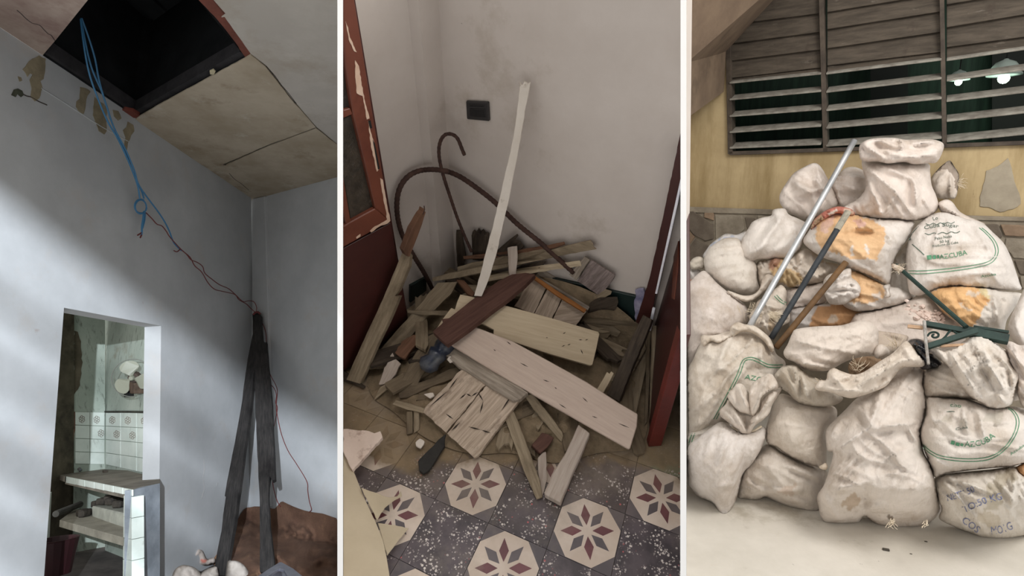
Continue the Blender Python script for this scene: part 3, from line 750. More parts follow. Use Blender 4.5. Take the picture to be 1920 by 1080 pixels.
t17, s17 = sack('dusty pinkish sack strewn with plaster crumbs, behind the rolled sack', [(1586, 626), (1600, 594), (1612, 586), (1642, 581), (1690, 570), (1716, 556), (1745, 556), (1765, 572), (1792, 598), (1812, 622), (1800, 648), (1740, 660), (1660, 660), (1600, 650)], off=.0, T=.14, base=(.90, .84, .80), seed=17, wr=((10, 60, 16, .014), (60, 10, 7, .004)), folds=[(1620, 610, 1700, 575, 6, -.01), (1690, 572, 1730, 590, 4, -.02)])
crumb_m = M('plaster_crumb', srgb(226, 206, 196), srgb(200, 180, 168), scale=20, rough=.95, bump=.5, bscale=120)


def pebbles(name, pts, mat, parent=None):
    parts = []
    for c, s, sd in pts:
        rr = np.random.RandomState(sd); bm = bmesh.new(); bmesh.ops.create_icosphere(bm, subdivisions=1, radius=s)
        V = np.array([v.co[:] for v in bm.verts]) * (1 + rr.uniform(-.35, .35, (len(bm.verts), 1))) * np.array([1, 1, .7]) + c
        parts.append((V, [tuple(v.index for v in f.verts) for f in bm.faces])); bm.free()
    V, Fc = merge(parts); return obj(name, V, Fc, mat, parent)


pp = []
for i in range(70):
    x = rng.gauss(1738, 20); y = 560 + (x - 1700) * .45 + rng.gauss(14, 9)
    if 1695 < x < 1792 and 553 < y < 612:
        h = conform([BV[s17.name]], [(x, y)], .004)[0]; pp.append((h, rng.uniform(.006, .018), i))
prop(pebbles('plaster_crumbs', pp, crumb_m), 'pale plaster crumbs scattered over the dusty pinkish sack', 'rubble', kind='stuff')
sack('brownish sack in the dark hollow under the rolled sack', [(1590, 690), (1620, 660), (1680, 640), (1720, 650), (1735, 690), (1700, 730), (1620, 730)], off=.06, T=.08, base=BR, seed=36, wr=(30, 20, 8, .02))
t23, s23 = sack('torn frayed sack strip wrapped around the silver pipe', [(1405, 592), (1416, 577), (1420, 565), (1436, 555), (1455, 540), (1465, 534), (1475, 546), (1474, 570), (1481, 588), (1480, 604), (1466, 612), (1450, 632), (1430, 626), (1409, 612)], off=-.16, T=.1, base=BE, seed=23, step=3.6, folds=[(1425, 570, 1470, 580, 4, .025), (1440, 555, 1470, 575, 3, -.025), (1450, 590, 1478, 592, 3, .02), (1425, 595, 1470, 600, 3, -.02), (1430, 600, 1440, 625, 4, .02)], wr=((-20, 20, 6, .016), (70, 12, 5, .01)), patches=[([(1440, 595), (1455, 590), (1452, 625), (1440, 620)], (.85, .72, .55), 6)])
threads(t23, 1445, 590, 60, 24, -.3, 11, (-20, 50)); threads(t23, 1425, 588, 40, 20, -.28, 12, (100, 200))
ribbon(s23, t23, [(1452, 555), (1462, 565), (1474, 572)], 1.4, green_ink); ribbon(s23, t23, [(1456, 553), (1466, 563), (1475, 568)], 1.2, green_ink)
t24, s24 = sack('rolled up sack lying across the middle of the heap, its mouth gaping', [(1469, 660), (1477, 645), (1485, 626), (1493, 617), (1530, 612), (1575, 610), (1602, 603), (1620, 601), (1634, 605), (1646, 618), (1648, 640), (1645, 666), (1625, 668), (1600, 673), (1580, 681), (1556, 694), (1530, 696), (1505, 691), (1491, 680), (1474, 672)],
     off=-.3, T=.16, base=(.95, .90, .85), seed=24, k=.5, expo=.42, folds=[(1480, 655, 1560, 690, 5, -.014), (1500, 680, 1560, 690, 4, .018), (1500, 640, 1600, 620, 12, .01), (1580, 640, 1640, 628, 4, -.01)], wr=((8, 70, 14, .012), (-20, 14, 6, .006)))
hollow = plain('sack_inside', srgb(92, 78, 66), .9)
pillow(name='flap', expo=.36, outline=[(1634, 605), (1640, 618), (1676, 624), (1702, 630), (1700, 640), (1690, 650), (1668, 668), (1655, 676), (1645, 662), (1641, 640)], mat=sack_m, parent=t24, T=.05, off=-.22, k=.5, base=(.72, .64, .56), seed=241, folds=[(1648, 625, 1690, 640, 5, -.03), (1645, 650, 1660, 660, 5, .04)])
pillow('fold', [(1640, 652), (1652, 645), (1664, 652), (1668, 662), (1655, 672), (1640, 670)], sack_m, t24, T=.06, off=-.32, base=(.9, .85, .8), seed=242, step=3.6)
t26, s26 = sack('sack half covered by a loose white plastic sheet, beside the black bag', [(1731, 700), (1745, 684), (1768, 676), (1800, 668), (1860, 650), (1905, 665), (1930, 690), (1930, 740), (1900, 752), (1840, 752), (1795, 748), (1750, 746), (1735, 746), (1730, 722)], off=-.22, T=.16, base=(.93, .89, .83), seed=26, wr=((20, 60, 14, .014),), folds=[(1745, 735, 1820, 740, 5, .012)])
pillow(name='loose_sheet', expo=.36, outline=[(1742, 652), (1749, 646), (1770, 656), (1790, 651), (1806, 640), (1826, 630), (1850, 632), (1870, 645), (1886, 660), (1900, 688), (1920, 698), (1908, 720), (1902, 742), (1897, 758), (1880, 765), (1857, 765), (1838, 755), (1815, 740), (1792, 712), (1780, 690), (1762, 673), (1748, 661)], mat=sack_m, parent=t26, T=.15, off=-.34, k=.6, base=(1, .98, .94), seed=261,
       folds=[(1790, 690, 1805, 655, 5, -.025), (1800, 700, 1870, 660, 6, .02), (1822, 655, 1870, 745, 4, -.03), (1835, 650, 1885, 735, 5, .03), (1780, 660, 1840, 750, 4, .025), (1850, 645, 1905, 700, 6, .02), (1890, 690, 1895, 750, 5, -.025), (1870, 740, 1890, 760, 4, .025), (1755, 652, 1785, 690, 4, .02), (1815, 700, 1850, 680, 5, .016)], wr=((60, 30, 10, .016), (-20, 24, 9, .01)))
sack('crumpled pinkish sack top at the frame edge above the covered sack', [(1884, 649), (1893, 640), (1910, 647), (1936, 660), (1936, 772), (1918, 764), (1908, 740), (1905, 715), (1896, 690)], off=-.3, T=.1, base=PK, seed=32, folds=[(1890, 650, 1920, 690, 4, .03), (1895, 665, 1925, 720, 4, -.03), (1908, 735, 1925, 750, 4, -.03)], wr=(60, 24, 8, .025))
t5, s5 = sack('large upright sack with a green outline and an open folded rim, by the frame edge', [(1289.5, 806), (1289.5, 702), (1300, 673), (1313, 645), (1330, 632), (1372, 620), (1415, 620), (1446, 642), (1456, 664), (1471, 676), (1472, 690), (1462, 712), (1442, 742), (1402, 772), (1350, 797), (1312, 815), (1295, 816)], off=-.14, T=.18, base=(.97, .94, .88), seed=5, k=.6,
     folds=[(1372, 625, 1345, 690, 6, .018), (1400, 630, 1385, 690, 6, -.018), (1425, 640, 1430, 690, 6, .02), (1350, 690, 1385, 695, 5, .014), (1310, 700, 1340, 740, 8, -.012), (1320, 660, 1340, 670, 9, .02), (1390, 690, 1440, 700, 6, -.014), (1300, 770, 1360, 720, 8, .014)], wr=((-50, 50, 16, .018), (30, 20, 8, .006)))
pillow(name='rim', expo=.36, outline=[(1314, 641), (1316, 629), (1330, 629), (1347, 627), (1366, 625), (1370, 612), (1383, 604), (1397, 608), (1411, 609), (1430, 621), (1445, 636), (1452, 656), (1446, 660), (1432, 640), (1412, 626), (1392, 622), (1370, 634), (1348, 643), (1332, 640), (1320, 650)], mat=sack_m, parent=t5, T=.05, off=-.3, base=(.98, .93, .85), seed=51, step=3.4, folds=[(1370, 615, 1390, 620, 3, .02), (1320, 638, 1360, 630, 3, -.02), (1400, 615, 1440, 645, 3, -.02)], wr=(20, 16, 6, .012))
for dx in (0, 5):
    ribbon(s5, t5, [(1338 + dx, 786), (1352 + dx, 760), (1368 + dx, 730), (1383 + dx, 700), (1391 + dx, 678), (1400 + dx, 671 + dx * .6), (1415, 671 + dx), (1437, 682 + dx), (1450, 684 + dx), (1468, 684 + dx)], 1.5, green_ink)
printed(s5, t5, 'AZC', lin((1396, 710), (1428, 716), 9), green_ink)
sack('sack sliver with green stripes behind the tied front sack', [(1289.5, 814), (1310, 803), (1345, 788), (1368, 794), (1350, 815), (1300, 846), (1289.5, 850)], off=-.12, T=.07, base=(.9, .89, .84), seed=52, wr=(-30, 30, 8, .012))
rb = [k for k in BV][-1]


class _S: pass


st = _S(); st.name = rb; pr = bpy.data.objects[rb].parent
for dx in (0, 5): ribbon(st, pr, [(1291 + dx, 834), (1294 + dx, 822), (1298 + dx, 812)], 1.4, green_ink)
t3, s3 = sack('round plump sack sitting on the low front sack, its mouth a grey roll', [(1435, 820), (1437, 800), (1443, 780), (1452, 752), (1465, 738), (1490, 745), (1530, 755), (1566, 764), (1567, 788), (1548, 806), (1550, 840), (1549, 872), (1542, 880), (1530, 875), (1505, 867), (1476, 853), (1455, 838), (1440, 832)], off=-.14, T=.18, base=(.97, .93, .87), seed=3, k=.6,
     folds=[(1480, 745, 1500, 760, 5, -.012), (1525, 780, 1562, 770, 4, -.012)], wr=((-15, 50, 6, .004), (15, 60, 24, .012)), radial=(1547, 876, 18, .008, 4, 70, 0))
pillow('mouth_roll', [(1452, 705), (1460, 693), (1471, 686), (1493, 685), (1506, 695), (1521, 706), (1536, 711), (1548, 728), (1566, 738), (1581, 746), (1573, 756), (1555, 762), (1530, 762), (1505, 758), (1490, 750), (1477, 736), (1462, 727), (1456, 716)], sack_m, t3, T=.13, off=-.28, k=.5, base=(.80, .77, .70), seed=32, step=3.6,
       folds=[(1468, 695, 1490, 730, 4, .03), (1475, 690, 1487, 712, 3, -.04), (1490, 688, 1494, 725, 4, .03), (1497, 695, 1500, 740, 3, -.03), (1505, 705, 1515, 745, 4, .02), (1462, 715, 1480, 732, 3, -.025), (1484, 725, 1496, 745, 4, .02)], wr=(70, 30, 12, .012))
pillow('seam_corner', [(1540, 872), (1548, 868), (1552, 874), (1549, 881), (1541, 880), (1534, 876)], sack_m, t3, T=.03, off=-.3, base=(.98, .9, .78), seed=33, step=2.6)
t2, s2 = sack('low slumped front sack on the floor, behind the pointed tied one', [(1382, 930), (1388, 897), (1397, 875), (1415, 856), (1434, 834), (1450, 835), (1466, 847), (1492, 860), (1517, 870), (1533, 877), (1551, 886), (1547, 912), (1537, 935), (1538, 955), (1522, 957), (1500, 954), (1475, 948), (1450, 938), (1435, 932), (1420, 937), (1397, 935)],
     ground=.16, off=-.04, T=.17, base=(.97, .94, .90), seed=2, k=.6, folds=[(1440, 840, 1490, 870, 8, .02), (1470, 880, 1540, 910, 6, -.02), (1465, 870, 1535, 895, 6, .022), (1395, 895, 1440, 935, 5, .018), (1405, 890, 1425, 930, 4, -.018), (1430, 920, 1500, 920, 7, .02), (1480, 915, 1530, 945, 6, -.02), (1520, 870, 1540, 900, 5, .012)], wr=(25, 40, 12, .014), patches=[([(1455, 925), (1470, 905), (1490, 905), (1480, 930)], (.86, .76, .68), 14)])
t1, s1 = sack('pointed white sack with a knotted ruffled neck, in front by the frame edge', [(1289.5, 842), (1310, 820), (1330, 804), (1350, 791), (1364, 795), (1386, 808), (1411, 809), (1431, 799), (1437, 812), (1428, 840), (1411, 868), (1396, 886), (1388, 905), (1381, 935), (1371, 955), (1359, 963), (1348, 958), (1336, 943), (1310, 931), (1294, 913), (1289.5, 905)],
     ground=.16, off=-.2, T=.2, base=(1, .99, .99), seed=4, k=.6, radial=((1395, 808, 26, .012, 8, 90, 0), (1360, 962, 26, .014, 4, 70, 1)), folds=[(1340, 805, 1320, 860, 6, .014), (1365, 805, 1345, 870, 6, .018), (1385, 815, 1360, 865, 5, -.014), (1335, 915, 1385, 905, 4, .01), (1335, 925, 1380, 918, 3, -.01)], wr=(-55, 40, 12, .008))
for k_, (oo, of_, fo) in enumerate((
    ([(1351, 780), (1350, 769), (1362, 756), (1366, 744), (1376, 760), (1388, 772), (1412, 777), (1424, 772), (1441, 776), (1431, 787), (1415, 799), (1406, 813), (1391, 813), (1384, 807), (1364, 791)], -.30, [(1396, 808, 1375, 768, 4, .03), (1400, 808, 1400, 780, 4, -.04), (1404, 806, 1425, 780, 4, .03), (1360, 772, 1384, 800, 4, .02)]),
    ([(1422, 768), (1426, 750), (1438, 738), (1458, 728), (1467, 727), (1457, 745), (1448, 760), (1442, 776), (1430, 786), (1412, 796), (1406, 790), (1412, 778)], -.34, [(1415, 790, 1450, 740, 4, .03), (1425, 785, 1445, 760, 3, -.02)]),
    ([(1364, 742), (1374, 728), (1383, 719), (1393, 721), (1402, 733), (1406, 746), (1414, 762), (1410, 778), (1400, 776), (1384, 771), (1371, 756)], -.37, [(1402, 772, 1386, 728, 4, .03), (1378, 760, 1372, 742, 4, .02)]),
    ([(1404, 744), (1409, 722), (1424, 709), (1440, 700.5), (1451, 705), (1460, 727), (1446, 732), (1428, 746), (1423, 765), (1412, 780), (1405, 766)], -.40, [(1412, 772, 1440, 708, 4, .03), (1408, 755, 1422, 715, 4, -.02), (1425, 745, 1455, 722, 3, .02)]))):
    pillow('neck', oo, sack_m, t1, T=.05, off=of_, k=.5, expo=.36, base=(.99, .95, .90), seed=41 + k_, step=3.2, folds=fo, wr=(75, 22, 7, .008), crump=((20, .008),))
V, Fc = tube(conform([BV[s1.name]], [(1372, 801), (1385, 809), (1400, 811), (1415, 807), (1428, 799)], .02), .006, 6); obj('tie_string', V, Fc, thread_m, t1)
t27, s27 = sack('lettered sack with a green double ring, second from the floor at the frame edge', [(1739, 745), (1775, 746), (1812, 748), (1840, 757), (1866, 764), (1896, 762), (1915, 765), (1936, 780), (1938, 866), (1918, 869), (1895, 875), (1857, 878), (1812, 883), (1775, 888), (1753, 895), (1747, 880), (1733, 845), (1726, 825), (1726, 803), (1733, 785), (1737, 765)], off=-.2, T=.2, base=(.96, .94, .91), seed=27, k=.6,
     folds=[(1740, 765, 1755, 800, 5, .014), (1742, 790, 1790, 835, 6, -.014), (1815, 760, 1825, 800, 5, -.022), (1805, 765, 1815, 815, 5, .022), (1835, 770, 1845, 820, 5, .018), (1785, 760, 1770, 800, 5, -.012), (1860, 775, 1865, 810, 6, -.014), (1745, 860, 1790, 880, 5, .01)], radial=(1815, 745, 20, .012, 10, 100, 0), wr=(0, 50, 16, .01),
     patches=[([(1762, 785), (1780, 780), (1785, 790), (1765, 792)], GR, 6), ([(1842, 785), (1850, 772), (1880, 768), (1885, 785), (1870, 800), (1855, 790)], GR, 8), ([(1798, 790), (1812, 785), (1816, 800), (1800, 800)], GR, 6)])
for k in (0, 1):
    e = 5 * k
    ribbon(s27, t27, [(1731, 834 + e), (1745, 846 + e), (1765, 855 + e), (1800, 860 + e), (1835, 860 + e), (1862, 854 + e), (1884 + e * .7, 838 + e * .5), (1900 + e, 815), (1906 + e, 790), (1898 + e, 772), (1884 + e, 763)], 1.4, green_ink)
printed(s27, t27, 'cho', lin((1781, 762), (1802, 764), 7), green_ink)
ribbon(s27, t27, [(1775, 772), (1782, 771), (1790, 772)], 1.2, dgreen_ink)
printed(s27, t27, 'Cuba', lin((1792, 807), (1815, 803), 5), dgreen_ink)
for i, (x0, x1, y0) in enumerate(((1783, 1790, 829), (1792, 1799, 832), (1801, 1806, 833))): ribbon(s27, t27, [(x0, y0), (x1, y0 + 2)], 7 - i, green_ink, 'printed_block')
printed(s27, t27, 'AZCUBA', arc([(1808, 838), (1826, 838), (1848, 832), (1867, 819)], 11), green_ink)
printed(s27, t27, 'Azcuba', lin((1896, 854), (1922, 836), 5), green_ink)
sack('rusty sack corner showing at the frame edge between two front sacks', [(1905, 876), (1938, 866), (1938, 905), (1914, 892)], off=-.14, T=.05, base=ORD, seed=34)
t28, s28 = sack('wet stained flat sack with blue stencilled letters, lowest at the frame edge', [(1752, 897), (1776, 888), (1812, 884), (1857, 880), (1905, 874), (1912, 885), (1938, 902), (1938, 998), (1920, 1004), (1887, 1009), (1845, 1007), (1825, 1001), (1800, 992), (1770, 979), (1760, 970), (1765, 955), (1760, 938), (1755, 918)], ground=.16, off=-.1, T=.19, base=(.93, .92, .88), seed=28, k=.6, expo=.45,
     folds=[(1755, 900, 1840, 1000, 4, -.025), (1765, 900, 1848, 990, 5, .02), (1755, 895, 1850, 930, 4, -.02), (1770, 892, 1860, 925, 5, .02), (1905, 880, 1895, 960, 5, .02), (1915, 900, 1905, 980, 6, -.015), (1755, 920, 1790, 975, 5, .015)], wr=((55, 50, 12, .014),),
     patches=[([(1850, 920), (1868, 890), (1900, 878), (1905, 900), (1880, 915), (1875, 950), (1850, 960)], (.70, .67, .58), 12), ([(1832, 965), (1855, 960), (1880, 975), (1875, 990), (1840, 985)], (.76, .72, .63), 12)])
printed(s28, t28, 'NETT 50', arc([(1776, 940), (1800, 933), (1828, 922)], 12), blue_ink)
printed(s28, t28, 'TO:50 KG', arc([(1808, 962), (1830, 952), (1850, 944), (1880, 936)], 13), blue_ink)
printed(s28, t28, 'COS', arc([(1802, 978), (1815, 988), (1832, 1000)], 13), blue_ink)
printed(s28, t28, 'MO1G', arc([(1858, 1002), (1878, 1000), (1900, 992)], 15), blue_ink)
t25, s25 = sack('tallest front sack standing on the floor, torn at its bottom', [(1549, 979), (1540, 970), (1535, 952), (1532, 930), (1545, 909), (1555, 880), (1562, 849), (1552, 846), (1548, 822), (1550, 804), (1565, 787), (1585, 768), (1605, 748), (1640, 725), (1690, 690), (1721, 687), (1733, 693), (1732, 722), (1737, 750), (1736, 772), (1730, 795), (1726, 812), (1732, 847), (1742, 866), (1750, 890), (1754, 912), (1761, 938), (1766, 952), (1761, 963), (1747, 977), (1725, 986), (1682, 987), (1650, 984), (1635, 977), (1620, 968), (1610, 979), (1580, 981)],
     ground=.16, off=-.22, T=.2, base=(.98, .95, .92), seed=25, k=.8, folds=[(1600, 755, 1640, 800, 6, .02), (1650, 740, 1632, 800, 6, .03), (1632, 800, 1560, 850, 7, .03), (1632, 800, 1620, 760, 5, .02), (1630, 805, 1730, 790, 7, .025), (1628, 815, 1720, 850, 8, -.015), (1636, 808, 1700, 880, 9, .018), (1575, 820, 1560, 845, 5, -.02), (1690, 820, 1732, 780, 6, -.025), (1700, 800, 1718, 830, 5, .025), (1560, 920, 1620, 905, 8, .02), (1580, 945, 1620, 925, 7, -.02), (1545, 930, 1570, 975, 6, .02), (1700, 930, 1750, 880, 8, .016), (1610, 960, 1660, 945, 7, .02), (1550, 830, 1580, 780, 5, .02)],
     wr=((30, 50, 20, .016), (-50, 40, 16, .012)), patches=[([(1580, 950), (1585, 930), (1600, 925), (1612, 938), (1600, 955)], (.72, .62, .52), 16), ([(1662, 970), (1668, 965), (1676, 972), (1672, 978)], (.32, .27, .23), 4)])
pillow(name='collar', expo=.36, outline=[(1528, 725), (1537, 713), (1549, 712), (1552, 698), (1563, 690), (1578, 696), (1600, 702), (1620, 697), (1650, 677), (1675, 661), (1696, 640), (1707, 645), (1720, 662), (1735, 677), (1731, 687), (1715, 688), (1692, 690), (1675, 708), (1660, 725), (1632, 737), (1602, 746), (1585, 745), (1557, 736), (1533, 732)], mat=sack_m, parent=t25, T=.11, off=-.42, k=.6, base=(.98, .93, .86), seed=251, step=3.8,
       folds=[(1540, 722, 1600, 715, 4, -.02), (1600, 730, 1690, 675, 5, .03), (1620, 735, 1700, 680, 4, -.02), (1650, 725, 1660, 680, 5, -.022), (1690, 680, 1725, 672, 5, .025), (1695, 650, 1712, 675, 5, .02), (1560, 705, 1590, 735, 4, .02), (1555, 730, 1620, 735, 4, .02)], wr=((-30, 26, 8, .016),), cren=.008)
threads(t25, 1610, 692, 16, 20, -.4, 21, (200, 340), r=.001); threads(t25, 1680, 650, 16, 26, -.4, 22, (170, 300), r=.001); threads(t25, 1540, 718, 14, 14, -.42, 23, (120, 260))
threads(t25, 1672, 976, 14, 12, -.3, 24, (40, 140), r=.0013); threads(t25, 1738, 980, 8, 9, -.3, 25, (40, 140), r=.0013)
bag_m = M('black_plastic', srgb(36, 38, 44), srgb(24, 25, 29), scale=9, rough=.28, bump=.4, bscale=16, bdist=.01, spec=.6)
pb = pillow('black_plastic_bag', [(1703, 640), (1717, 635), (1733, 640), (1746, 658), (1767, 682), (1758, 690), (1730, 693), (1721, 680), (1708, 662)], bag_m, None, T=.08, off=-.32, seed=29, step=3.2, folds=[(1712, 645, 1740, 680, 4, .03), (1725, 645, 1755, 685, 4, -.03), (1735, 665, 1740, 690, 4, .03)], wr=(30, 14, 6, .03))
prop(pb, 'black plastic bag crumpled on the covered sack, under the green iron', 'bag')

# ------------------------------------------------------------------ poles and iron on the heap
silver = M('dull_aluminium', srgb(196, 197, 198), srgb(168, 170, 172), scale=8, rough=.42, metal=.6, bump=.05, stains=((srgb(150, 146, 140), 14, .66, .76, (1, 1, 1)),))
blackp = M('black_pipe_paint', srgb(58, 62, 66), srgb(40, 43, 47), scale=12, rough=.6, bump=.3, stains=((srgb(150, 146, 136), 20, .66, .74, (1, 1, 1)),))
brownp = M('rusty_brown_pipe', srgb(116, 86, 54), srgb(88, 66, 44), scale=12, rough=.7, bump=.2, stains=((srgb(60, 46, 36), 9, .6, .75, (1, 1, 1)),))


def pole(name, a, b, da, db, w, mat, label, cat='pipe', hollow=True, end_mat=None):
    A, B = at(*a, da), at(*b, db); r = w / 2 * (da + db) / 2 / F
    P = [A + (B - A) * s for s in np.linspace(0, 1, 12)]
    V, Fc = tube(P, r, 14)
    if hollow:   # recess the mouth
        ax = nrm(A - B); ring = V[:14]; inn = A + (ring - A) * .78; deep = inn - ax * .05; n = len(V)
        Fc = [f for f in Fc if len(f) == 4] + [Fc[-1]]; V = np.r_[V, inn, deep]
        for k in range(14):
            k2 = (k + 1) % 14; Fc += [(k, n + k, n + k2, k2), (n + k, n + 14 + k, n + 14 + k2, n + k2)]
        Fc.append(tuple(n + 14 + k for k in range(14)))
    o = obj(name, V, Fc, mat, smooth=True); prop(o, label, cat)
    return o


def dpile(x, y, off): return float(D0(x, y)) + off


pole('metal_pipe', (1602, 264), (1402, 618), dpile(1602, 264, -.34), dpile(1402, 618, -.30), 11, silver, 'long silver aluminium pipe leaning on the heap of sacks')
bp = pole('metal_pipe', (1588, 400), (1446, 634), dpile(1588, 400, -.42), dpile(1446, 634, -.26), 10.5, blackp, 'black painted pipe with a bare cement crusted end, leaning on the sacks')
A, B = at(1590, 397, dpile(1588, 400, -.42)), at(1569, 431, dpile(1569, 431, -.41)); V, Fc = tube([A, (A + B) / 2, B], .0182, 12); obj('crusted_end', V, Fc, M('cement_crust', srgb(170, 164, 148), srgb(130, 124, 112), scale=20, bump=.6), bp)
pole('metal_pipe', (1586, 492), (1455, 652), dpile(1586, 492, -.36), dpile(1455, 652, -.26), 11, brownp, 'short rusty brown pipe leaning on the sacks below the black one')

giron = M('green_iron_paint', srgb(40, 62, 56), srgb(28, 44, 40), scale=16, rough=.6, bump=.3, stains=((srgb(140, 146, 138), 26, .68, .74, (1, 1, 1)),))
gz = lambda x, y: dpile(x, y, -.46)


def pbar(name, pts, w, thick, mat, parent, off=-.46, seed=0):
    pts = np.array(pts, float); d = pts[-1] - pts[0]; d /= np.linalg.norm(d); n = np.array([-d[1], d[0]]) * w / 2
    a, b = pts[0], pts[-1]
    pl = pl3(at(*a, dpile(*a, off)), at(*b, dpile(*b, off)), at(*(a + n * 4), dpile(*(a + n * 4), off) + .01))
    return slab(name, [tuple(p - n) for p in pts] + [tuple(p + n) for p in pts[::-1]], pl, thick, mat, parent)


ig = empty('iron_bracket', at(1815, 640, gz(1815, 640) + .05), 'broken green iron bracket with a scroll, lying on the sacks beside the black bag', 'ironwork')
pbar('flat_bar', [(1734, 605), (1818, 620)], 9, .025, giron, ig)
pbar('flat_bar', [(1740, 648), (1834, 618)], 10, .025, giron, ig, off=-.49)
pbar('angle_bar', [(1812, 618), (1892, 634)], 15, .03, giron, ig, off=-.44)
pbar('angle_bar', [(1826, 612), (1892, 622)], 5, .05, giron, ig, off=-.43)
V, Fc = tube([at(1733, 602, gz(1733, 602) - .03), at(1736, 640, gz(1736, 640) - .03), at(1741, 683, gz(1741, 683) - .02)], [.0075, .007, .006], 8); obj('upright_rod', V, Fc, M('bare_steel', srgb(170, 166, 160), srgb(110, 104, 98), scale=30, bump=.3), ig)['label'] = 'pale bare metal rod'
sp = [(1739, 630)] + [(1752 + (11 - i * .75) * math.cos(a), 629 + (7 - i * .45) * math.sin(a)) for i, a in enumerate(np.linspace(-2.6, 4.8, 13))]
V, Fc = tube([at(x, y, gz(x, y) + .01) for x, y in spline(sp, 4)], .005, 6); obj('scroll', V, Fc, giron, ig)
sp = [(1762, 640), (1772, 632), (1780, 622), (1790, 616), (1800, 614), (1808, 618), (1812, 624), (1804, 627), (1794, 625), (1788, 620), (1794, 617)]
V, Fc = tube([at(x, y, gz(x, y) + .01) for x, y in spline(sp, 4)], .005, 6); obj('scroll', V, Fc, giron, ig)
gp = empty('iron_rod', at(1810, 612, gz(1810, 612)), 'thin green speckled iron rod with a rag knotted round its upper end', 'rod')
V, Fc = tube(np.array([at(1680 + 132 * s, 497 + 116 * s, dpile(1680, 497, -.3) * (1 - s) + gz(1812, 613) * s - .01) for s in np.linspace(0, 1, 14)]), .0105, 8); obj('rod', V, Fc, giron, gp)
pillow('rag', [(1671, 494), (1680, 496), (1690, 500), (1696, 504), (1691, 510), (1682, 508), (1674, 503)], sack_m, gp, T=.03, off=-.33, base=(.9, .8, .7), seed=81, step=2.8, wr=(20, 8, 4, .02))
threads(gp, 1686, 503, 20, 12, -.36, 82)
lath_m = wood('raw_lath', srgb(206, 178, 150), srgb(170, 138, 110))
for a, b, w, lab in (((1702, 611), (1731, 614), 6, 'short raw wooden lath stub poking out from the scroll bracket'), ((1764, 648), (1836, 645), 5, 'thin raw wooden lath lying on the covered sack below the iron bracket')):
    o = pbar('wooden_lath', [a, b], w, .015, lath_m, None, off=-.47); prop(o, lab, 'lath')

# bits on the concrete floor
chip_m = M('dark_chip', srgb(90, 84, 76), srgb(60, 56, 52), scale=30)
for x, y, r, lab in ((1661, 1032, 5, 'largest dark splinter on the concrete floor in front of the tall torn sack'), (1736, 1016, 2.2, 'tiny dark pebble on the concrete below the torn sack\'s corner'), (1708, 1039, 1.8, 'tiny dark crumb on the concrete beyond the big splinter')):
    c = fl_r.on(x, y); s = r / F * float(fl_r.depth(x, y))
    V, Fc = box(c + [0, 0, s * .35], (nrm(np.array([1, -.35, 0])), nrm(np.array([.35, 1, 0])), np.array([0, 0, 1.])), (s * 1.1, s * .5, s * .35))
    prop(obj('chip', V, Fc, chip_m, bevel=.001), lab, 'debris')

# ================================================================== ROOM WITH THE BROKEN BOARDS (the whole room is pitched, as it was looked down into)
a_, b_ = .783, .0224
NM = AX * math.sin(b_) + AF * (-math.sin(a_) * math.cos(b_)) + AU * (math.cos(a_) * math.cos(b_))
FPm = at(890, 912, 2.04); fl_m = Pl(FPm, NM)
HM = np.array([[0.59143005, -0.26667481, -0.13641213], [0.14718134, 0.34860127, 0.73587757], [-0.1269779, -0.30248586, 1.0]])


def tile_pt(i, j):
    i = np.asarray(i, float); j = np.asarray(j, float)
    q = np.stack([i / 3, j / 3, np.ones_like(i)], -1) @ HM.T
    return fl_m.on(q[..., 0] / q[..., 2] * 500 + 960, q[..., 1] / q[..., 2] * 500 + 540)


def flat(v): v = v - NM * (v @ NM); return nrm(v)


E1 = -flat(ray(-1369, -40)); E2 = -flat(ray(1400, -36))      # E1 to the right along the back wall, E2 towards the camera
K = fl_m.on(855, 522)
wall_mb = Pl(K, np.cross(NM, E1)); dd_ = fl_m.on(643.8, 709) - fl_m.on(770, 625)
wall_ml = Pl(fl_m.on(778, 566), np.cross(NM, dd_))


def H(x, y, h): return Pl(FPm + NM * h, NM).on(x, y)


def hp(*t): return pl3(*[q if isinstance(q, np.ndarray) else H(*q) for q in t])


plaster_m = M('dirty_white_plaster', srgb(208, 199, 192), srgb(194, 184, 176), scale=1.6, rough=.9, bump=.12, bscale=50,
              stains=((srgb(171, 159, 146), 2.2, .58, .76, (1, 1, 1)), (srgb(116, 103, 95), 13, .72, .77, (1, 1, 1)), (srgb(86, 79, 72), 40, .75, .78, (1, 1, 1))))
px_wall('wall_back', [[(855, 522), (792, -260), (1276, -260), (1276, 627)]], wall_mb, plaster_m)
lw = wall_ml
px_wall('wall_left', [[(812, 544), (643.5, 665), (643.5, -150), (770, -150)]], lw, plaster_m, thick=.006)
# square column in the corner
c0 = fl_m.on(855, 522); c1 = fl_m.on(831, 545); c2 = fl_m.on(800, 537); c3 = c2 + (c0 - c1)
V = np.r_[[c0, c1, c2, c3], np.array([c0, c1, c2, c3]) + NM * 2.6]
struct(obj('wall_corner', V, [(3, 2, 1, 0), (4, 5, 6, 7), (0, 1, 5, 4), (1, 2, 6, 5), (2, 3, 7, 6), (3, 0, 4, 7)][::1], plaster_m))
skirt_m = M('dark_green_skirting', srgb(34, 50, 48), srgb(22, 34, 34), scale=9, rough=.35, bump=.1, spec=.5, stains=((srgb(120, 110, 98), 12, .62, .74, (1, 1, 1)),))
sk = slab('baseboard_back', [(1000, 514), (1192, 556), (1190, 605), (1000, 560)], wall_mb.shift(.012), .02, skirt_m); struct(sk)
sk = slab('baseboard_left', [(770, 536), (800, 520), (800, 545), (770, 568)], wall_ml.shift(.012), .02, skirt_m); struct(sk)
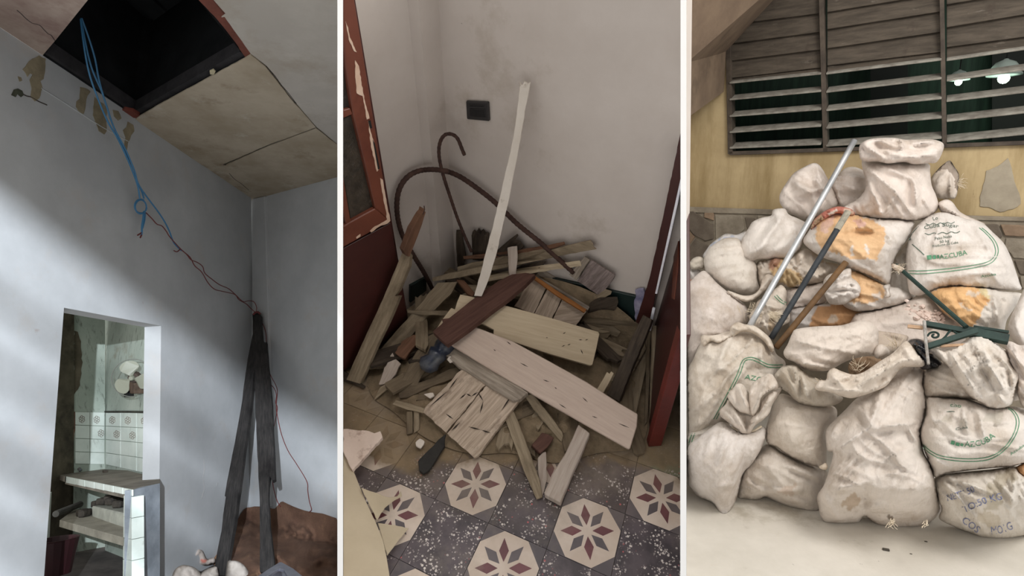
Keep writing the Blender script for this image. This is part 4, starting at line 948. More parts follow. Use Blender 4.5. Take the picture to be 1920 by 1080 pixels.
slab('peeled_plaster', rough([(1190, 545), (1206, 542), (1210, 580), (1200, 602), (1191, 600)], 2.5, 4, 6), wall_mb.shift(.016), .01, M('peeled_bluish', srgb(176, 170, 190), srgb(110, 110, 140), scale=14, bump=.5, bscale=30), sk)
rubble_m = M('rubble_dust', srgb(150, 132, 108), srgb(112, 98, 78), scale=12, rough=1, bump=.6, bscale=60, bdist=.01)

# ---- tiled floor
DUST = M
def tile_mat(name, c1, c2, scale, lo=.4, hi=.6, chips=False, rough=.32):
    m, nt, b = NT(name)
    v = coords(nt, 'World', (1, 1, 1))
    c = ramp(nt, noise_n(nt, v, scale, 4), [(lo, c1), (hi, c2)])
    if chips:
        for sc, th, cc in ((70, .30, srgb(226, 218, 212)), (42, .17, srgb(196, 100, 104)), (120, .34, srgb(190, 180, 178))):
            vo = node(nt, 'ShaderNodeTexVoronoi'); vo.inputs['Scale'].default_value = sc; nt.links.new(v, vo.inputs['Vector'])
            f = ramp(nt, vo.outputs['Distance'], [(th - .06, (1, 1, 1)), (th, (0, 0, 0))])
            sel = ramp(nt, noise_n(nt, v, 9 if sc < 60 else 22, 3), [(.48, (0, 0, 0)), (.56, (1, 1, 1))])
            f2 = node(nt, 'ShaderNodeMath', operation='MULTIPLY'); nt.links.new(f, f2.inputs[0]); nt.links.new(sel, f2.inputs[1])
            c = mixc(nt, f2.outputs[0], c, cc)
    # settled dust, thickest near the back wall where the boards were thrown down
    g = node(nt, 'ShaderNodeNewGeometry'); d = node(nt, 'ShaderNodeVectorMath', operation='DOT_PRODUCT'); d.inputs[1].default_value = tuple(-flat(AF))
    nt.links.new(g.outputs['Position'], d.inputs[0])
    d0 = float(fl_m.on(930, 858) @ -flat(AF))
    m1 = node(nt, 'ShaderNodeMath', operation='MULTIPLY_ADD'); nt.links.new(noise_n(nt, v, 5, 5), m1.inputs[0]); m1.inputs[1].default_value = -.34
    s1 = node(nt, 'ShaderNodeMath', operation='SUBTRACT'); nt.links.new(d.outputs['Value'], s1.inputs[0]); s1.inputs[1].default_value = d0 - .17
    nt.links.new(s1.outputs[0], m1.inputs[2])
    dn = ramp(nt, m1.outputs[0], [(0.0, (.93, .93, .93)), (.05, (.30, .30, .30)), (.25, (.04, .04, .04))])
    dcol = ramp(nt, noise_n(nt, v, 14, 5), [(.35, srgb(146, 126, 98)), (.65, srgb(124, 106, 82))])
    c = mixc(nt, dn, c, dcol)
    blot = ramp(nt, noise_n(nt, v, 3.3, 6, .7), [(.50, (0, 0, 0)), (.72, (.55, .55, .55))])
    c = mixc(nt, blot, c, srgb(150, 138, 124))
    nt.links.new(c, b.inputs['Base Color'])
    rr = node(nt, 'ShaderNodeMath', operation='MULTIPLY_ADD'); nt.links.new(dn, rr.inputs[0]); rr.inputs[1].default_value = .6; rr.inputs[2].default_value = rough
    nt.links.new(rr.outputs[0], b.inputs['Roughness'])
    bumpn(nt, b, noise_n(nt, v, 60, 4), .12, .003)
    return m


t_cream = tile_mat('tile_cream', srgb(226, 210, 196), srgb(212, 194, 178), 6)
t_grey = tile_mat('tile_grey', srgb(104, 96, 100), srgb(88, 82, 88), 8)
t_red = tile_mat('tile_plum', srgb(120, 68, 76), srgb(104, 58, 66), 9)
t_terr = tile_mat('tile_terrazzo', srgb(92, 83, 90), srgb(66, 60, 67), 12, chips=True)
t_green = tile_mat('tile_green_terrazzo', srgb(124, 132, 108), srgb(104, 114, 92), 12, chips=True)
o = np.array([(643.5, 470), (1275.6, 470), (1275.6, 1500), (643.5, 1500)], float); A = Pl(FPm - NM * .012, NM).on(o[:, 0], o[:, 1])
floor_m = struct(obj('floor', np.r_[A, A - NM * .05], [(3, 2, 1, 0), (4, 5, 6, 7), (0, 1, 5, 4), (1, 2, 6, 5), (2, 3, 7, 6), (3, 0, 4, 7)], mortar))
pL, pR = nrm(np.cross(ray(643.5, 500), ray(643.5, 900))), nrm(np.cross(ray(1275.6, 500), ray(1275.6, 900)))


def clip_poly(P, n):
    """Sutherland-Hodgman against the plane through the camera with normal n"""
    out = []
    for i in range(len(P)):
        a, b2 = P[i], P[(i + 1) % len(P)]; da, db = (a - CAM) @ n, (b2 - CAM) @ n
        if da >= 0: out.append(a)
        if da * db < 0: out.append(a + (b2 - a) * da / (da - db))
    return out


sL = 1 if ray(960, 700) @ pL > 0 else -1; sR = 1 if ray(960, 700) @ pR > 0 else -1
wb_n = wall_mb.n; wl_n = wall_ml.n


def tile(i, j):
    star = (i + j) % 2 == 0
    polys = []; g = .4965
    cor = [(i - g, j - g), (i + g, j - g), (i + g, j + g), (i - g, j + g)]
    far = i >= 3 and j <= -2 and i - j >= 5
    polys.append((cor, 0.0, 0 if star else (4 if far else 3)))
    if star:
        R = .49 / math.cos(math.pi / 8)
        polys.append(([(i + R * math.cos(math.radians(22.5 + 45 * k)), j + R * math.sin(math.radians(22.5 + 45 * k))) for k in range(8)], .0012, 1))
        for k in range(8):
            t = math.radians(-22.5 + 45 * k); c, s = math.cos(t), math.sin(t)
            pr = [(.085, 0), (.24, .075), (.425, 0), (.24, -.075)]
            polys.append(([(i + r * c - w * s, j + r * s + w * c) for r, w in pr], .0020, 2 if (k % 2 == 0 and not far) else 0))
    parts, mi = [], []
    for p, h, m in polys:
        p = np.array(p); P = list(tile_pt(p[:, 0], p[:, 1]) + NM * h)
        P = clip_poly(P, pL * sL)
        if len(P) > 2: P = clip_poly(P, pR * sR)
        if len(P) > 2:
            Q = [v for v in P]
            for n_, c_ in ((wb_n, K), (wl_n, K)):
                o2 = []
                for q in range(len(Q)):
                    a, b2 = Q[q], Q[(q + 1) % len(Q)]; da, db = (a - c_) @ n_, (b2 - c_) @ n_
                    if da >= 0: o2.append(a)
                    if da * db < 0: o2.append(a + (b2 - a) * da / (da - db))
                Q = o2
                if len(Q) < 3: break
            P = Q
        if len(P) < 3: continue
        P = np.array(P); nn = np.cross(P[1] - P[0], P[2] - P[0])
        if nn @ NM < 0: P = P[::-1]
        n = len(P); B = P - NM * (.010 if h == 0 else .001)
        parts.append((np.r_[P, B], [tuple(range(n))] + [(q, q + n, (q + 1) % n + n, (q + 1) % n) for q in range(n)])); mi += [m] * (n + 1)
    if not parts: return
    V, Fc = merge(parts)
    obj('tile', V, Fc, None, floor_m, mats=[t_grey, t_cream, t_red, t_terr, t_green], midx=mi)


for i in range(-9, 11):
    for j in range(-11, 4):
        q = np.array([i / 3, j / 3, 1]) @ HM.T
        if q[2] <= .12: continue
        x, y = q[0] / q[2] * 500 + 960, q[1] / q[2] * 500 + 540
        if 560 < x < 1360 and 500 < y < 1190: tile(i, j)

# ---- doors of this room
redw = M('red_brown_paint', srgb(112, 62, 46), srgb(94, 50, 37), scale=3, rough=.42, bump=.15, stains=((srgb(84, 40, 30), 4, .55, .75, (1, 1, 1)),), spec=.4)
dredw = M('dark_red_paint', srgb(72, 36, 32), srgb(58, 28, 26), scale=3, rough=.4, bump=.12, stains=((srgb(110, 78, 66), 14, .68, .8, (1, 1, 1)),), spec=.4)
bright_red = M('worn_red_edge', srgb(108, 44, 38), srgb(88, 36, 31), scale=6, rough=.45, bump=.2, stains=((srgb(170, 120, 104), 22, .7, .78, (1, 1, 1)),))
cream_p = M('bare_primer', srgb(214, 188, 168), srgb(196, 164, 142), scale=12, bump=.3)
glass_m = plain('dirty_dark_glass', srgb(62, 56, 48), .22, spec=.6)
glass_p = M('patterned_dark_glass', srgb(70, 62, 53), srgb(44, 40, 35), scale=22, rough=.3, bump=.5, bscale=26, bdist=.01, spec=.5)
dp = Pl(fl_m.on(770, 625), np.cross(NM, dd_))
door = slab('door_3', [(770, 625), (643.8, -137), (643.8, 709)], dp.shift(-.03), .015, dredw); struct(door)
slab('lower_panel', [(643.8, 466), (732, 418), (767, 610), (643.8, 696)], dp.shift(-.006), .02, dredw, door)
slab('frame', [(643.8, -137), (665, 0), (732, 415), (704, 391), (662, 213), (648, 120), (643.8, 60)], dp, .03, redw, door, bevel=.003)
slab('frame', [(643.8, 425), (658, 416), (704, 391), (732, 415), (643.8, 464)], dp, .03, redw, door, bevel=.003)
slab('glazing_bar', [(643.8, 207), (657, 203), (662, 214), (643.8, 222)], dp.shift(-.004), .022, redw, door, bevel=.002)
slab('glazing_bar', [(643.8, 330), (658, 416), (649, 421), (643.8, 394)], dp.shift(-.004), .022, redw, door, bevel=.002)
slab('pane', [(643.8, 222), (662, 214), (704, 391), (658, 416), (643.8, 330)], dp.shift(-.016), .005, glass_p, door)
slab('pane', [(643.8, 70), (648, 120), (657, 203), (643.8, 207)], dp.shift(-.016), .005, glass_p, door)
for pk in ([(648, 40), (653, 52), (656, 70), (669, 98), (664, 96), (654, 74)], [(666, 113), (673, 124), (677, 150), (683, 185), (693, 222), (688, 224), (680, 180), (669, 175), (667, 150)], [(690, 226), (700, 262), (710, 318), (707, 322), (697, 280)],
           [(713, 334), (718, 337), (725, 380), (732, 414), (727, 419), (714, 423), (706, 428), (703, 425), (716, 418), (726, 412), (719, 370)], [(668, 445), (676, 439), (676, 443), (669, 448)], [(694, 433), (704, 424), (706, 428), (696, 436)]):
    slab('bare_patch', pk, dp.shift(.0012), .002, cream_p, door, amp=.8, seed=len(pk), step=5, bevel=0)
slab('lock_slot', [(691, 227), (695, 226), (698, 240), (694, 241)], dp.shift(.002), .003, dark_m, door, bevel=0)
slab('lock_slot', [(699, 262), (703, 270), (712, 316), (709, 318)], dp.shift(.002), .003, dark_m, door, bevel=0)

hg, ft = fl_m.on(1212, 622), fl_m.on(1218, 838)
rp = Pl(hg, np.cross(NM, ft - hg)); f2 = nrm(hg - ft)
tx = flat(fl_m.on(1240, 836) - ft)
d4 = slab('door_4', [(1212, 622), (1218, 838), (1275.6, 630), (1275.6, 334)], rp, .035, dredw, back_dir=tx, bevel=.003); struct(d4)
ep = Pl(ft - f2 * .002, np.cross(NM, tx))
slab('leaf_edge', [(1216, 838), (1240, 836), (1275.6, 715), (1275.6, 622)], ep, .03, bright_red, d4, bevel=.002)
slab('moulding', [(1266, 404), (1273, 402), (1270, 500), (1263, 562), (1259, 560)], rp.shift(.004), .012, redw, d4, bevel=.002)
jb = wall_mb.shift(.05); struct(slab('trim_1', [(1192, 604), (1214, 622), (1275.6, 345), (1275.6, 250), (1240, 420), (1218, 520)], jb, .05, dredw, amp=.5, seed=6))
strip_m = M('painted_light_slit', srgb(250, 250, 255), srgb(232, 234, 246), scale=20, rough=.35, bump=.1, spec=.6)  # near-white colour painted in for daylight showing through the door gap
st_ = slab('light_slit', [(1228, 551), (1232, 552), (1270, 384), (1275.6, 356), (1275.6, 336), (1266, 380)], wall_mb.shift(.062), .01, strip_m); struct(st_)
slab('lower_light_slit', [(1223, 578), (1228, 580), (1220, 621), (1210, 618), (1216, 612)], wall_mb.shift(.062), .01, strip_m, st_)
CB_ = [(3, 2, 1, 0), (4, 5, 6, 7), (0, 1, 5, 4), (1, 2, 6, 5), (2, 3, 7, 6), (3, 0, 4, 7)]; CEIL_M = .5
struct(obj('ceiling', np.r_[np.array([K - E1 * 1.2, K + E1 * 2.2, K + E1 * 2.2 + E2 * CEIL_M, K - E1 * 1.2 + E2 * CEIL_M]) + NM * 2.75, np.array([K - E1 * 1.2, K + E1 * 2.2, K + E1 * 2.2 + E2 * CEIL_M, K - E1 * 1.2 + E2 * CEIL_M]) + NM * 2.85], CB_, plaster_m))

# ---- woods
tan = wood('dusty_tan_wood', srgb(161, 146, 124), srgb(129, 115, 95), srgb(102, 89, 72))
pale = wood('pale_primed_board', srgb(201, 185, 159), srgb(188, 170, 144), srgb(166, 148, 124), .6, .8, grain=.15)
pinkw = wood('pale_pinkish_board', srgb(203, 185, 171), srgb(191, 171, 158), srgb(169, 148, 134), .62, .8, grain=.15)
brown = wood('dark_brown_board', srgb(100, 72, 63), srgb(79, 55, 48), srgb(135, 115, 100), .68, .78)
dbrown = wood('rotten_dark_wood', srgb(86, 75, 64), srgb(59, 51, 44), srgb(41, 36, 31))
greyw = wood('grey_weathered_wood', srgb(176, 164, 150), srgb(132, 121, 109), srgb(86, 78, 70), .55, .72)
flaky = wood('flaking_grey_panel', srgb(206, 188, 170), srgb(164, 146, 128), srgb(110, 93, 79), .54, .66)
whitew = wood('whitewashed_wood', srgb(192, 180, 169), srgb(171, 156, 144), srgb(124, 106, 88), .6, .74)
reddish = wood('reddish_wood', srgb(124, 91, 72), srgb(99, 72, 55), srgb(75, 55, 45))
orangew = wood('orange_stick_wood', srgb(165, 111, 63), srgb(144, 93, 52))
dusty = wood('dust_covered_wood', srgb(127, 113, 93), srgb(104, 91, 75), srgb(84, 72, 59), grain=.3)

NB = [0]


def lim_m(x, y):
    x = np.asarray(x, float); y = np.asarray(y, float)
    d = np.minimum(wall_mb.shift(.035).depth(x, y), fl_m.shift(.012).depth(x, y))
    d = np.where(x < 812, np.minimum(d, wall_ml.shift(.03).depth(x, y)), d)
    return np.where((x > 740) & (x < 836), np.minimum(d, Pl(c1, wall_mb.n).shift(.035).depth(x, y)), d)




def board(name, outline, tri, th, mat, label, cat='board', amp=.8, group='broken boards in the heap', **kw):
    NB[0] += 1
    o = slab(name, outline, hp(*tri), th, mat, None, amp=amp, limits=(lim_m,), seed=NB[0] + 100, back_dir=kw.pop('back', None), **kw)
    return prop(o, label, cat, group)


# mound of dust and splinters under the boards
def mound():
    o = [(690, 700), (745, 640), (800, 570), (850, 520), (960, 512), (1080, 535), (1170, 585), (1208, 640), (1216, 760), (1200, 835), (1120, 850), (1040, 868), (960, 850), (880, 850), (800, 822), (735, 770), (700, 745)]
    V, T, bd, E = triangulate(o, 9, 5); h = inflate(V, bd, E); nz = Noise(77)
    hh = h ** .8 * .075 + (nz(V[:, 0] / 18, V[:, 1] / 18) - .5) * .03 * np.clip(h * 4, 0, 1) - .002
    P = np.array([H(x, y, z) for (x, y), z in zip(V, hh)])
    P = at(V[:, 0], V[:, 1], np.minimum((P - CAM) @ AF, lim_m(V[:, 0], V[:, 1]) + .005))
    prop(obj('dust_mound', P, [tuple(t) for t in T], rubble_m, smooth=True), 'low mound of brown dust and splinters lying under the broken boards', 'rubble', kind='stuff')


mound()


def fplank(cx, cy, h, ang, L, wd, th, mat, tilt=0.0, roll=0.0):
    c = H(cx, cy, h); a = math.radians(ang); d = E1 * math.cos(a) + E2 * math.sin(a); d = nrm(d + NM * tilt); s = nrm(np.cross(NM, d) + NM * roll); n = np.cross(d, s)
    rr = random.Random(int(cx * 7 + cy)); k = 7
    # broken ends: several points across each end
    e0 = [(-L / 2 + rr.uniform(-.025, .02), -wd / 2 + wd * q / 4) for q in range(5)]; e1 = [(L / 2 + rr.uniform(-.02, .025), wd / 2 - wd * q / 4) for q in range(5)]
    O = np.array(e0[::-1] + e1[::-1]); A = c + O[:, :1] * d + O[:, 1:] * s
    nn = np.cross(A[4] - A[0], A[6] - A[0]); up = NM
    if nn @ NM < 0: A = A[::-1]
    m = len(A); V = np.r_[A, A - (n if n @ NM > 0 else -n) * th]
    return obj('broken_board', V, [tuple(range(m)), tuple(range(2 * m - 1, m - 1, -1))] + [(i, i + m, (i + 1) % m + m, (i + 1) % m) for i in range(m)], mat, None, uv=uvs(V), bevel=.001)


FL = ["short dusty board lying beneath the longest pale plank's upper edge", 'dusty board pointing from the short wide plank towards the dark beam', 'rotten dark board crossing under the right end of the short wide plank', 'dusty flat board in the gap between short wide plank and dark beam', 'long dusty board lying parallel beside the dark beam', 'tan board along the door side edge of the heap', 'tan board at the back, just below the skirting lath', 'small rotten board behind the end of the short wide plank', 'dusty board by the front corner of the open red door', 'dusty board beneath the block of dark wood, nearest the longest plank', 'broad dusty board under the lower edge of the longest pale plank', 'tan board under the middle of the longest pale plank', 'tan board end by the narrow slanting lath', 'dusty board between blue bottle and flaking panel', 'dusty board lying below the reddish chunk', 'rotten board behind the reddish chunk of wood', 'rotten board under the lower end of the dark brown board', 'tan board sloping beside the foot of the arched steel bar', 'dark board under the foot of the white strip', "tan board in the shadow under the dark brown board's far end", 'dusty board at the back beneath the longest pale strip', 'dark rotten board under the wide weathered panel', 'short dusty board before the dark green skirting', 'tan board behind the dark leaning beam', 'small dusty board on the tiles near the thick whitewashed plank', 'thin tan board under the end of the short wide plank']
fill = [(1010, 690, .07, 60, .30, .06, tan, 0), (1045, 700, .08, 40, .34, .05, dusty, .1), (1085, 700, .06, 95, .25, .07, dbrown, 0), (1150, 650, .06, 20, .24, .06, dusty, 0), (1165, 700, .05, 75, .5, .08, dusty, .02), (1190, 720, .04, 88, .4, .06, tan, 0),
        (1130, 642, .07, 5, .2, .05, tan, .0), (1120, 640, .10, 30, .22, .05, dbrown, 0), (1180, 780, .02, 60, .3, .05, dusty, 0), (1000, 760, .06, 130, .3, .06, dusty, 0), (1060, 770, .05, 60, .3, .07, dusty, 0), (1035, 745, .06, 100, .26, .05, tan, 0),
        (960, 770, .05, 80, .3, .06, tan, 0), (850, 735, .05, 150, .26, .06, dusty, 0), (800, 690, .07, 120, .3, .06, dusty, .05), (770, 650, .08, 130, .34, .07, dbrown, .05), (830, 640, .10, 110, .28, .06, dbrown, 0), (790, 600, .12, 60, .3, .05, tan, .1),
        (900, 560, .14, 20, .34, .07, dbrown, 0), (940, 545, .16, 150, .3, .06, tan, .1), (880, 530, .10, 10, .3, .05, dusty, 0), (1000, 560, .14, 170, .3, .05, dbrown, 0), (1100, 628, .07, 150, .16, .04, dusty, 0), (1195, 660, .05, 100, .4, .05, tan, 0), (985, 800, .03, 45, .22, .05, dusty, 0), (1100, 690, .05, 0, .26, .03, tan, .05)]
for i, (cx, cy, h, ang, L, wd, mat, tl) in enumerate(fill):
    prop(fplank(cx, cy, h, ang, L, wd, .016, mat, tl), FL[i], 'board', 'half buried boards under the heap')

# stubs at the back wall
board('broken_post', [(855, 437), (866, 437), (869, 460), (873, 484), (870, 506), (857, 508)], ((855, 437, .22), (866, 437, .22), (862, 500, .06)), .04, dbrown, 'upright rotten post stub at the wall corner behind the heap', amp=1)
board('broken_post', [(884, 442), (888, 437), (892, 441), (896, 434), (900, 440), (905, 436), (909, 442), (916, 443), (915, 465), (911, 490), (886, 488), (885, 465)], ((885, 440, .24), (915, 443, .24), (900, 488, .08)), .025, dbrown, 'upright splintered board stub with a jagged top against the wall', amp=.6)
o = board('broken_board', [(925, 474), (940, 462), (958, 447), (970, 438), (972, 440), (966, 448), (976, 452), (982, 461), (972, 472), (940, 488)], ((925, 474, .16), (968, 442, .22), (972, 472, .17)), .02, dbrown, 'small dark brown board with a bent nail, behind the pale strips', amp=.5)
# steel bars
rust = M('rusty_steel', srgb(80, 58, 50), srgb(56, 40, 36), scale=30, rough=.8, bump=.4, bscale=90)


def rebar(pts, d, label, rad):
    P = spline(pts, 8); dd = np.interp(np.linspace(0, 1, len(P)), np.linspace(0, 1, len(d)), d)
    Q = np.array([at(x, y, min(z, float(lim_m(x, y)))) for (x, y), z in zip(P, dd)])
    L = np.r_[0, np.cumsum(np.linalg.norm(np.diff(Q, axis=0), axis=1))]; t = np.linspace(0, L[-1], int(L[-1] / .009)); Q = np.c_[[np.interp(t, L, Q[:, k]) for k in range(3)]].T
    V, Fc = tube(Q, rad, 8, ripple=.16)
    prop(obj('steel_bar', V, Fc, rust, smooth=True), label, 'steel bar')


zb = lambda x, y, off: float(wall_mb.depth(x, y)) - off
rebar([(871, 291), (866, 279), (858, 260), (848, 252), (836, 252), (827, 262), (823, 280), (825, 304), (833, 335), (845, 372), (858, 410), (870, 440), (884, 472)], [zb(870, 290, .12)] * 3 + [zb(825, 280, .12), zb(845, 372, .12), zb(884, 472, .16)], 'thin rusty steel bar bent into a hook, standing against the wall', .0062)
rebar([(826, 568), (812, 544), (796, 513), (776, 480), (757, 447), (747, 415), (744, 385), (748, 357), (760, 336), (778, 323), (802, 318), (832, 320), (862, 331), (900, 357), (932, 383), (970, 420), (1012, 454), (1050, 488), (1076, 512)], [2.75, 2.72, 2.75, 2.85, 3.0, 3.1, 3.12, 3.1, 3.05], 'thick rusty steel bar arched over the heap in one wide bend', .0092)
# leaning pieces
board('leaning_board', [(649, 712), (662, 681), (676, 650), (718, 560), (757, 466), (763, 474), (768, 480), (766, 500), (747, 546), (740, 555), (748, 556), (742, 572), (730, 600), (705, 652), (675, 720)], ((649, 712, .03), (675, 720, .03), dp.shift(.045).on(764, 478)), .03, tan, 'long split board leaning on the red door, nailed to a thinner slat', amp=.4, step=14, axis=None)
b2 = board('reddish_slat', [(757, 470), (772, 430), (789, 402), (793, 398), (795, 391), (797, 399), (799, 397), (792, 420), (780, 452), (768, 482), (762, 480)], (dp.shift(.055).on(757, 470), dp.shift(.055).on(768, 482), dp.shift(.05).on(797, 399)), .025, reddish, 'thin reddish split slat with a nail at its tip, topping the leaning board', amp=.4)
nd = float(dp.shift(.06).depth(795, 395)); V, Fc = tube([at(793, 402, nd), at(796, 393, nd - .01), at(795, 386, nd - .02)], .002, 5); obj('nail', V, Fc, rust, b2)
board('loose_stick', [(643.8, 682), (672, 655), (673, 659), (643.8, 687)], ((644, 684, .05), (672, 656, .08), (672, 661, .08)), .012, tan, 'thin stick lying against the foot of the red door', amp=0)
board('loose_stick', [(643.8, 696), (664, 712), (683, 725), (682, 729), (643.8, 713)], ((644, 700, .03), (683, 727, .02), (660, 715, .02)), .012, dbrown, 'dark splinter under the foot of the leaning board', amp=.6)
board('broken_board', [(691, 692), (705, 664), (735, 630), (775, 585), (820, 530), (858, 528), (845, 552), (800, 595), (752, 655), (722, 690)], ((691, 692, .03), (722, 690, .03), (840, 530, .20)), .022, tan, 'wide flat board sloping up to the wall beside the leaning one', amp=.7)
board('broken_board', [(703, 682), (717, 656), (719, 660), (705, 687)], ((703, 682, .05), (719, 658, .06), (705, 687, .05)), .01, dbrown, 'dark sliver on the wide sloping board', amp=.3)
board('broken_board', [(764, 582), (794, 583), (840, 584), (870, 588), (868, 594), (830, 592), (792, 591), (764, 587)], ((764, 584, .14), (870, 590, .20), (800, 592, .15)), .016, tan, 'narrow lath lying level in front of the arched steel bar', amp=.5)
board('broken_board', [(740, 661), (753, 640), (775, 627), (789, 634), (772, 655), (760, 673), (748, 668)], ((740, 661, .10), (775, 627, .13), (760, 673, .09)), .03, reddish, 'short reddish chunk of wood beside the pale flaking one', amp=1.5, step=6)
board('broken_board', [(710, 721), (720, 690), (736, 661), (741, 672), (752, 682), (742, 702), (727, 718)], ((710, 721, .05), (736, 661, .09), (742, 702, .06)), .02, whitew, 'whitish flaking strip of board beside the reddish chunk', amp=1.5, step=6)
board('splinter', [(701, 750), (712, 726), (757, 698), (749, 714), (722, 733)], ((701, 750, .02), (757, 698, .08), (722, 733, .04)), .01, tan, 'long pointed splinter below the whitish flaking strip', amp=.4)
board('broken_beam', [(750, 722), (775, 668), (800, 632), (814, 624), (832, 646), (812, 676), (791, 704), (782, 724)], ((750, 722, .07), (808, 628, .13), (791, 704, .08)), .04, dusty, 'thick dusty beam end beneath the blue bottle', amp=.6)
board('broken_board', [(745, 728), (790, 716), (842, 692), (864, 686), (858, 706), (806, 726), (762, 746), (749, 747)], ((745, 728, .06), (862, 688, .10), (762, 746, .05)), .02, dusty, 'dusty wedge shaped board below the thick beam end', amp=.5)
board('broken_board', [(735, 758), (742, 750), (770, 757), (796, 766), (793, 775), (762, 768)], ((735, 758, .06), (796, 766, .07), (793, 775, .06)), .016, tan, 'short narrow lath pointing out of the heap beside the flaking panel', amp=.4)
board('broken_board', [(762, 772), (773, 770), (774, 812), (763, 815)], ((762, 772, .05), (774, 771, .05), (763, 815, .01)), .015, dusty, 'stubby upright lath under the short narrow lath, nearer the leaning board', amp=.6)
board('broken_board', [(775, 770), (786, 774), (786, 806), (776, 812)], ((775, 770, .05), (786, 772, .05), (780, 812, .01)), .015, tan, 'stubby upright lath under the short narrow lath, nearer the flaking panel', amp=.6)
# blue bottle
blue = M('dusty_blue_plastic', srgb(104, 104, 102), srgb(40, 48, 66), scale=9, rough=.3, bump=.4, bscale=20, spec=.5, lo=.3, hi=.55)
p0 = H(797, 690, .13); ax = nrm(H(836, 646, .17) - p0); s = .0023
bt = empty('plastic_bottle', p0, 'crumpled dusty blue plastic bottle lying among the boards', 'bottle')
V, Fc = lathe(p0, ax, [(.012, -.01), (.034, 0), (.038, .02), (.033, .045), (.04, .06), (.037, .075), (.028, .085), (.037, .1), (.036, .13), (.02, .15), (.014, .16), (.014, .175)], 18)
V = V + np.array([0.004, .002, -.003]) * np.sin(V[:, :1] * 170); obj('body', V, Fc, blue, bt, smooth=True)
V, Fc = lathe(p0 + ax * .172, ax, [(.017, 0), (.017, .02), (.012, .022)], 14); obj('cap', V, Fc, blue, bt)
chalk = M('white_plaster_chip', srgb(226, 216, 206), srgb(208, 196, 184), scale=20, bump=.3)
for oo, tri, lab in (([(838, 674), (843, 667), (851, 671), (853, 677), (844, 681)], ((838, 674, .15), (852, 671, .15), (844, 681, .14)), 'white plaster chip beside the blue bottle'), ([(779, 829), (787, 822), (796, 827), (795, 832), (789, 841), (780, 836)], ((779, 829, .03), (796, 827, .03), (789, 841, .025)), 'bright white plaster chip on the dusty floor, away from the boards'),
                     ([(794, 739), (812, 736), (814, 742), (806, 747)], ((794, 739, .08), (812, 736, .09), (806, 747, .08)), 'white plaster sliver poking out beside the flaking panel')):
    prop(slab('plaster_chip', oo, hp(*tri), .01, chalk, amp=.8, seed=4, step=5), lab, 'debris')
# weathered panels further back
pn = empty('weathered_panel', H(1050, 560, .16), 'wide grey weathered wooden panel behind the pale plank', 'panel')
tri = ((1000, 515, .24), (1122, 553, .20), (1077, 609, .13)); pb_ = hp(*tri)
slab('panel_board', rough([(1000, 516), (1020, 490), (1042, 500), (1080, 520), (1122, 552), (1102, 582), (1050, 548)], .8, 1), pb_, .025, greyw, pn)
slab('panel_board', rough([(964, 574), (998, 519), (1026, 536), (1000, 590)], .8, 2), pb_.shift(-.004), .02, flaky, pn)
slab('panel_board', rough([(1002, 589), (1028, 537), (1056, 554), (1034, 600)], .8, 3), pb_.shift(-.006), .02, flaky, pn)
slab('panel_board', rough([(1036, 600), (1058, 555), (1100, 584), (1080, 610)], .8, 4), pb_.shift(-.003), .02, flaky, pn)
board('loose_stick', [(996, 519), (1001, 515), (1050, 548), (1100, 580), (1096, 586), (1046, 555)], ((996, 517, .26), (1100, 582, .19), (1046, 555, .22)), .012, orangew, 'orange brown stick lying across the wide weathered panel', amp=.3)
cp = empty('crate_piece', H(1110, 520, .2), 'grey mottled board piece tilted against the wall above the weathered panel', 'board')
pc = hp((1067, 515, .22), (1097, 481, .30), (1135, 545, .2))
mot = wood('mottled_grey_board', srgb(160, 146, 142), srgb(104, 92, 88), srgb(74, 62, 58), .5, .66)
slab('panel_board', limits=(lim_m,), outline=rough([(1067, 515), (1096, 481), (1106, 488), (1080, 526)], .6, 5), plane=pc.shift(.004), thick=.02, mat=greyw, parent=cp)
slab('panel_board', limits=(lim_m,), outline=rough([(1082, 527), (1108, 488), (1153, 516), (1150, 524), (1135, 543), (1121, 553)], .6, 6), plane=pc, thick=.02, mat=mot, parent=cp)
board('broken_board', [(1118, 556), (1135, 542), (1148, 546), (1146, 552), (1125, 562)], ((1118, 556, .15), (1148, 546, .14), (1125, 562, .13)), .02, tan, 'small block of wood at the foot of the mottled board', amp=.5)
board('broken_board', [(1108, 566), (1125, 557), (1158, 556), (1160, 566), (1155, 580), (1130, 578), (1105, 585)], ((1108, 566, .11), (1160, 560, .09), (1120, 582, .09)), .02, dbrown, 'splintered brown board in front of the dark green skirting', amp=.8)
board('broken_board', [(1092, 595), (1130, 598), (1200, 604), (1205, 609), (1140, 606), (1090, 603)], ((1092, 598, .09), (1200, 605, .06), (1130, 606, .08)), .012, dusty, 'thin lath lying along the dark green skirting', amp=.5)
board('broken_board', [(1090, 608), (1120, 606), (1150, 612), (1164, 622), (1160, 627), (1144, 622), (1130, 624), (1120, 622)], ((1090, 608, .09), (1164, 622, .06), (1120, 622, .08)), .016, tan, 'curved broken board in front of the thin skirting lath', amp=.7)
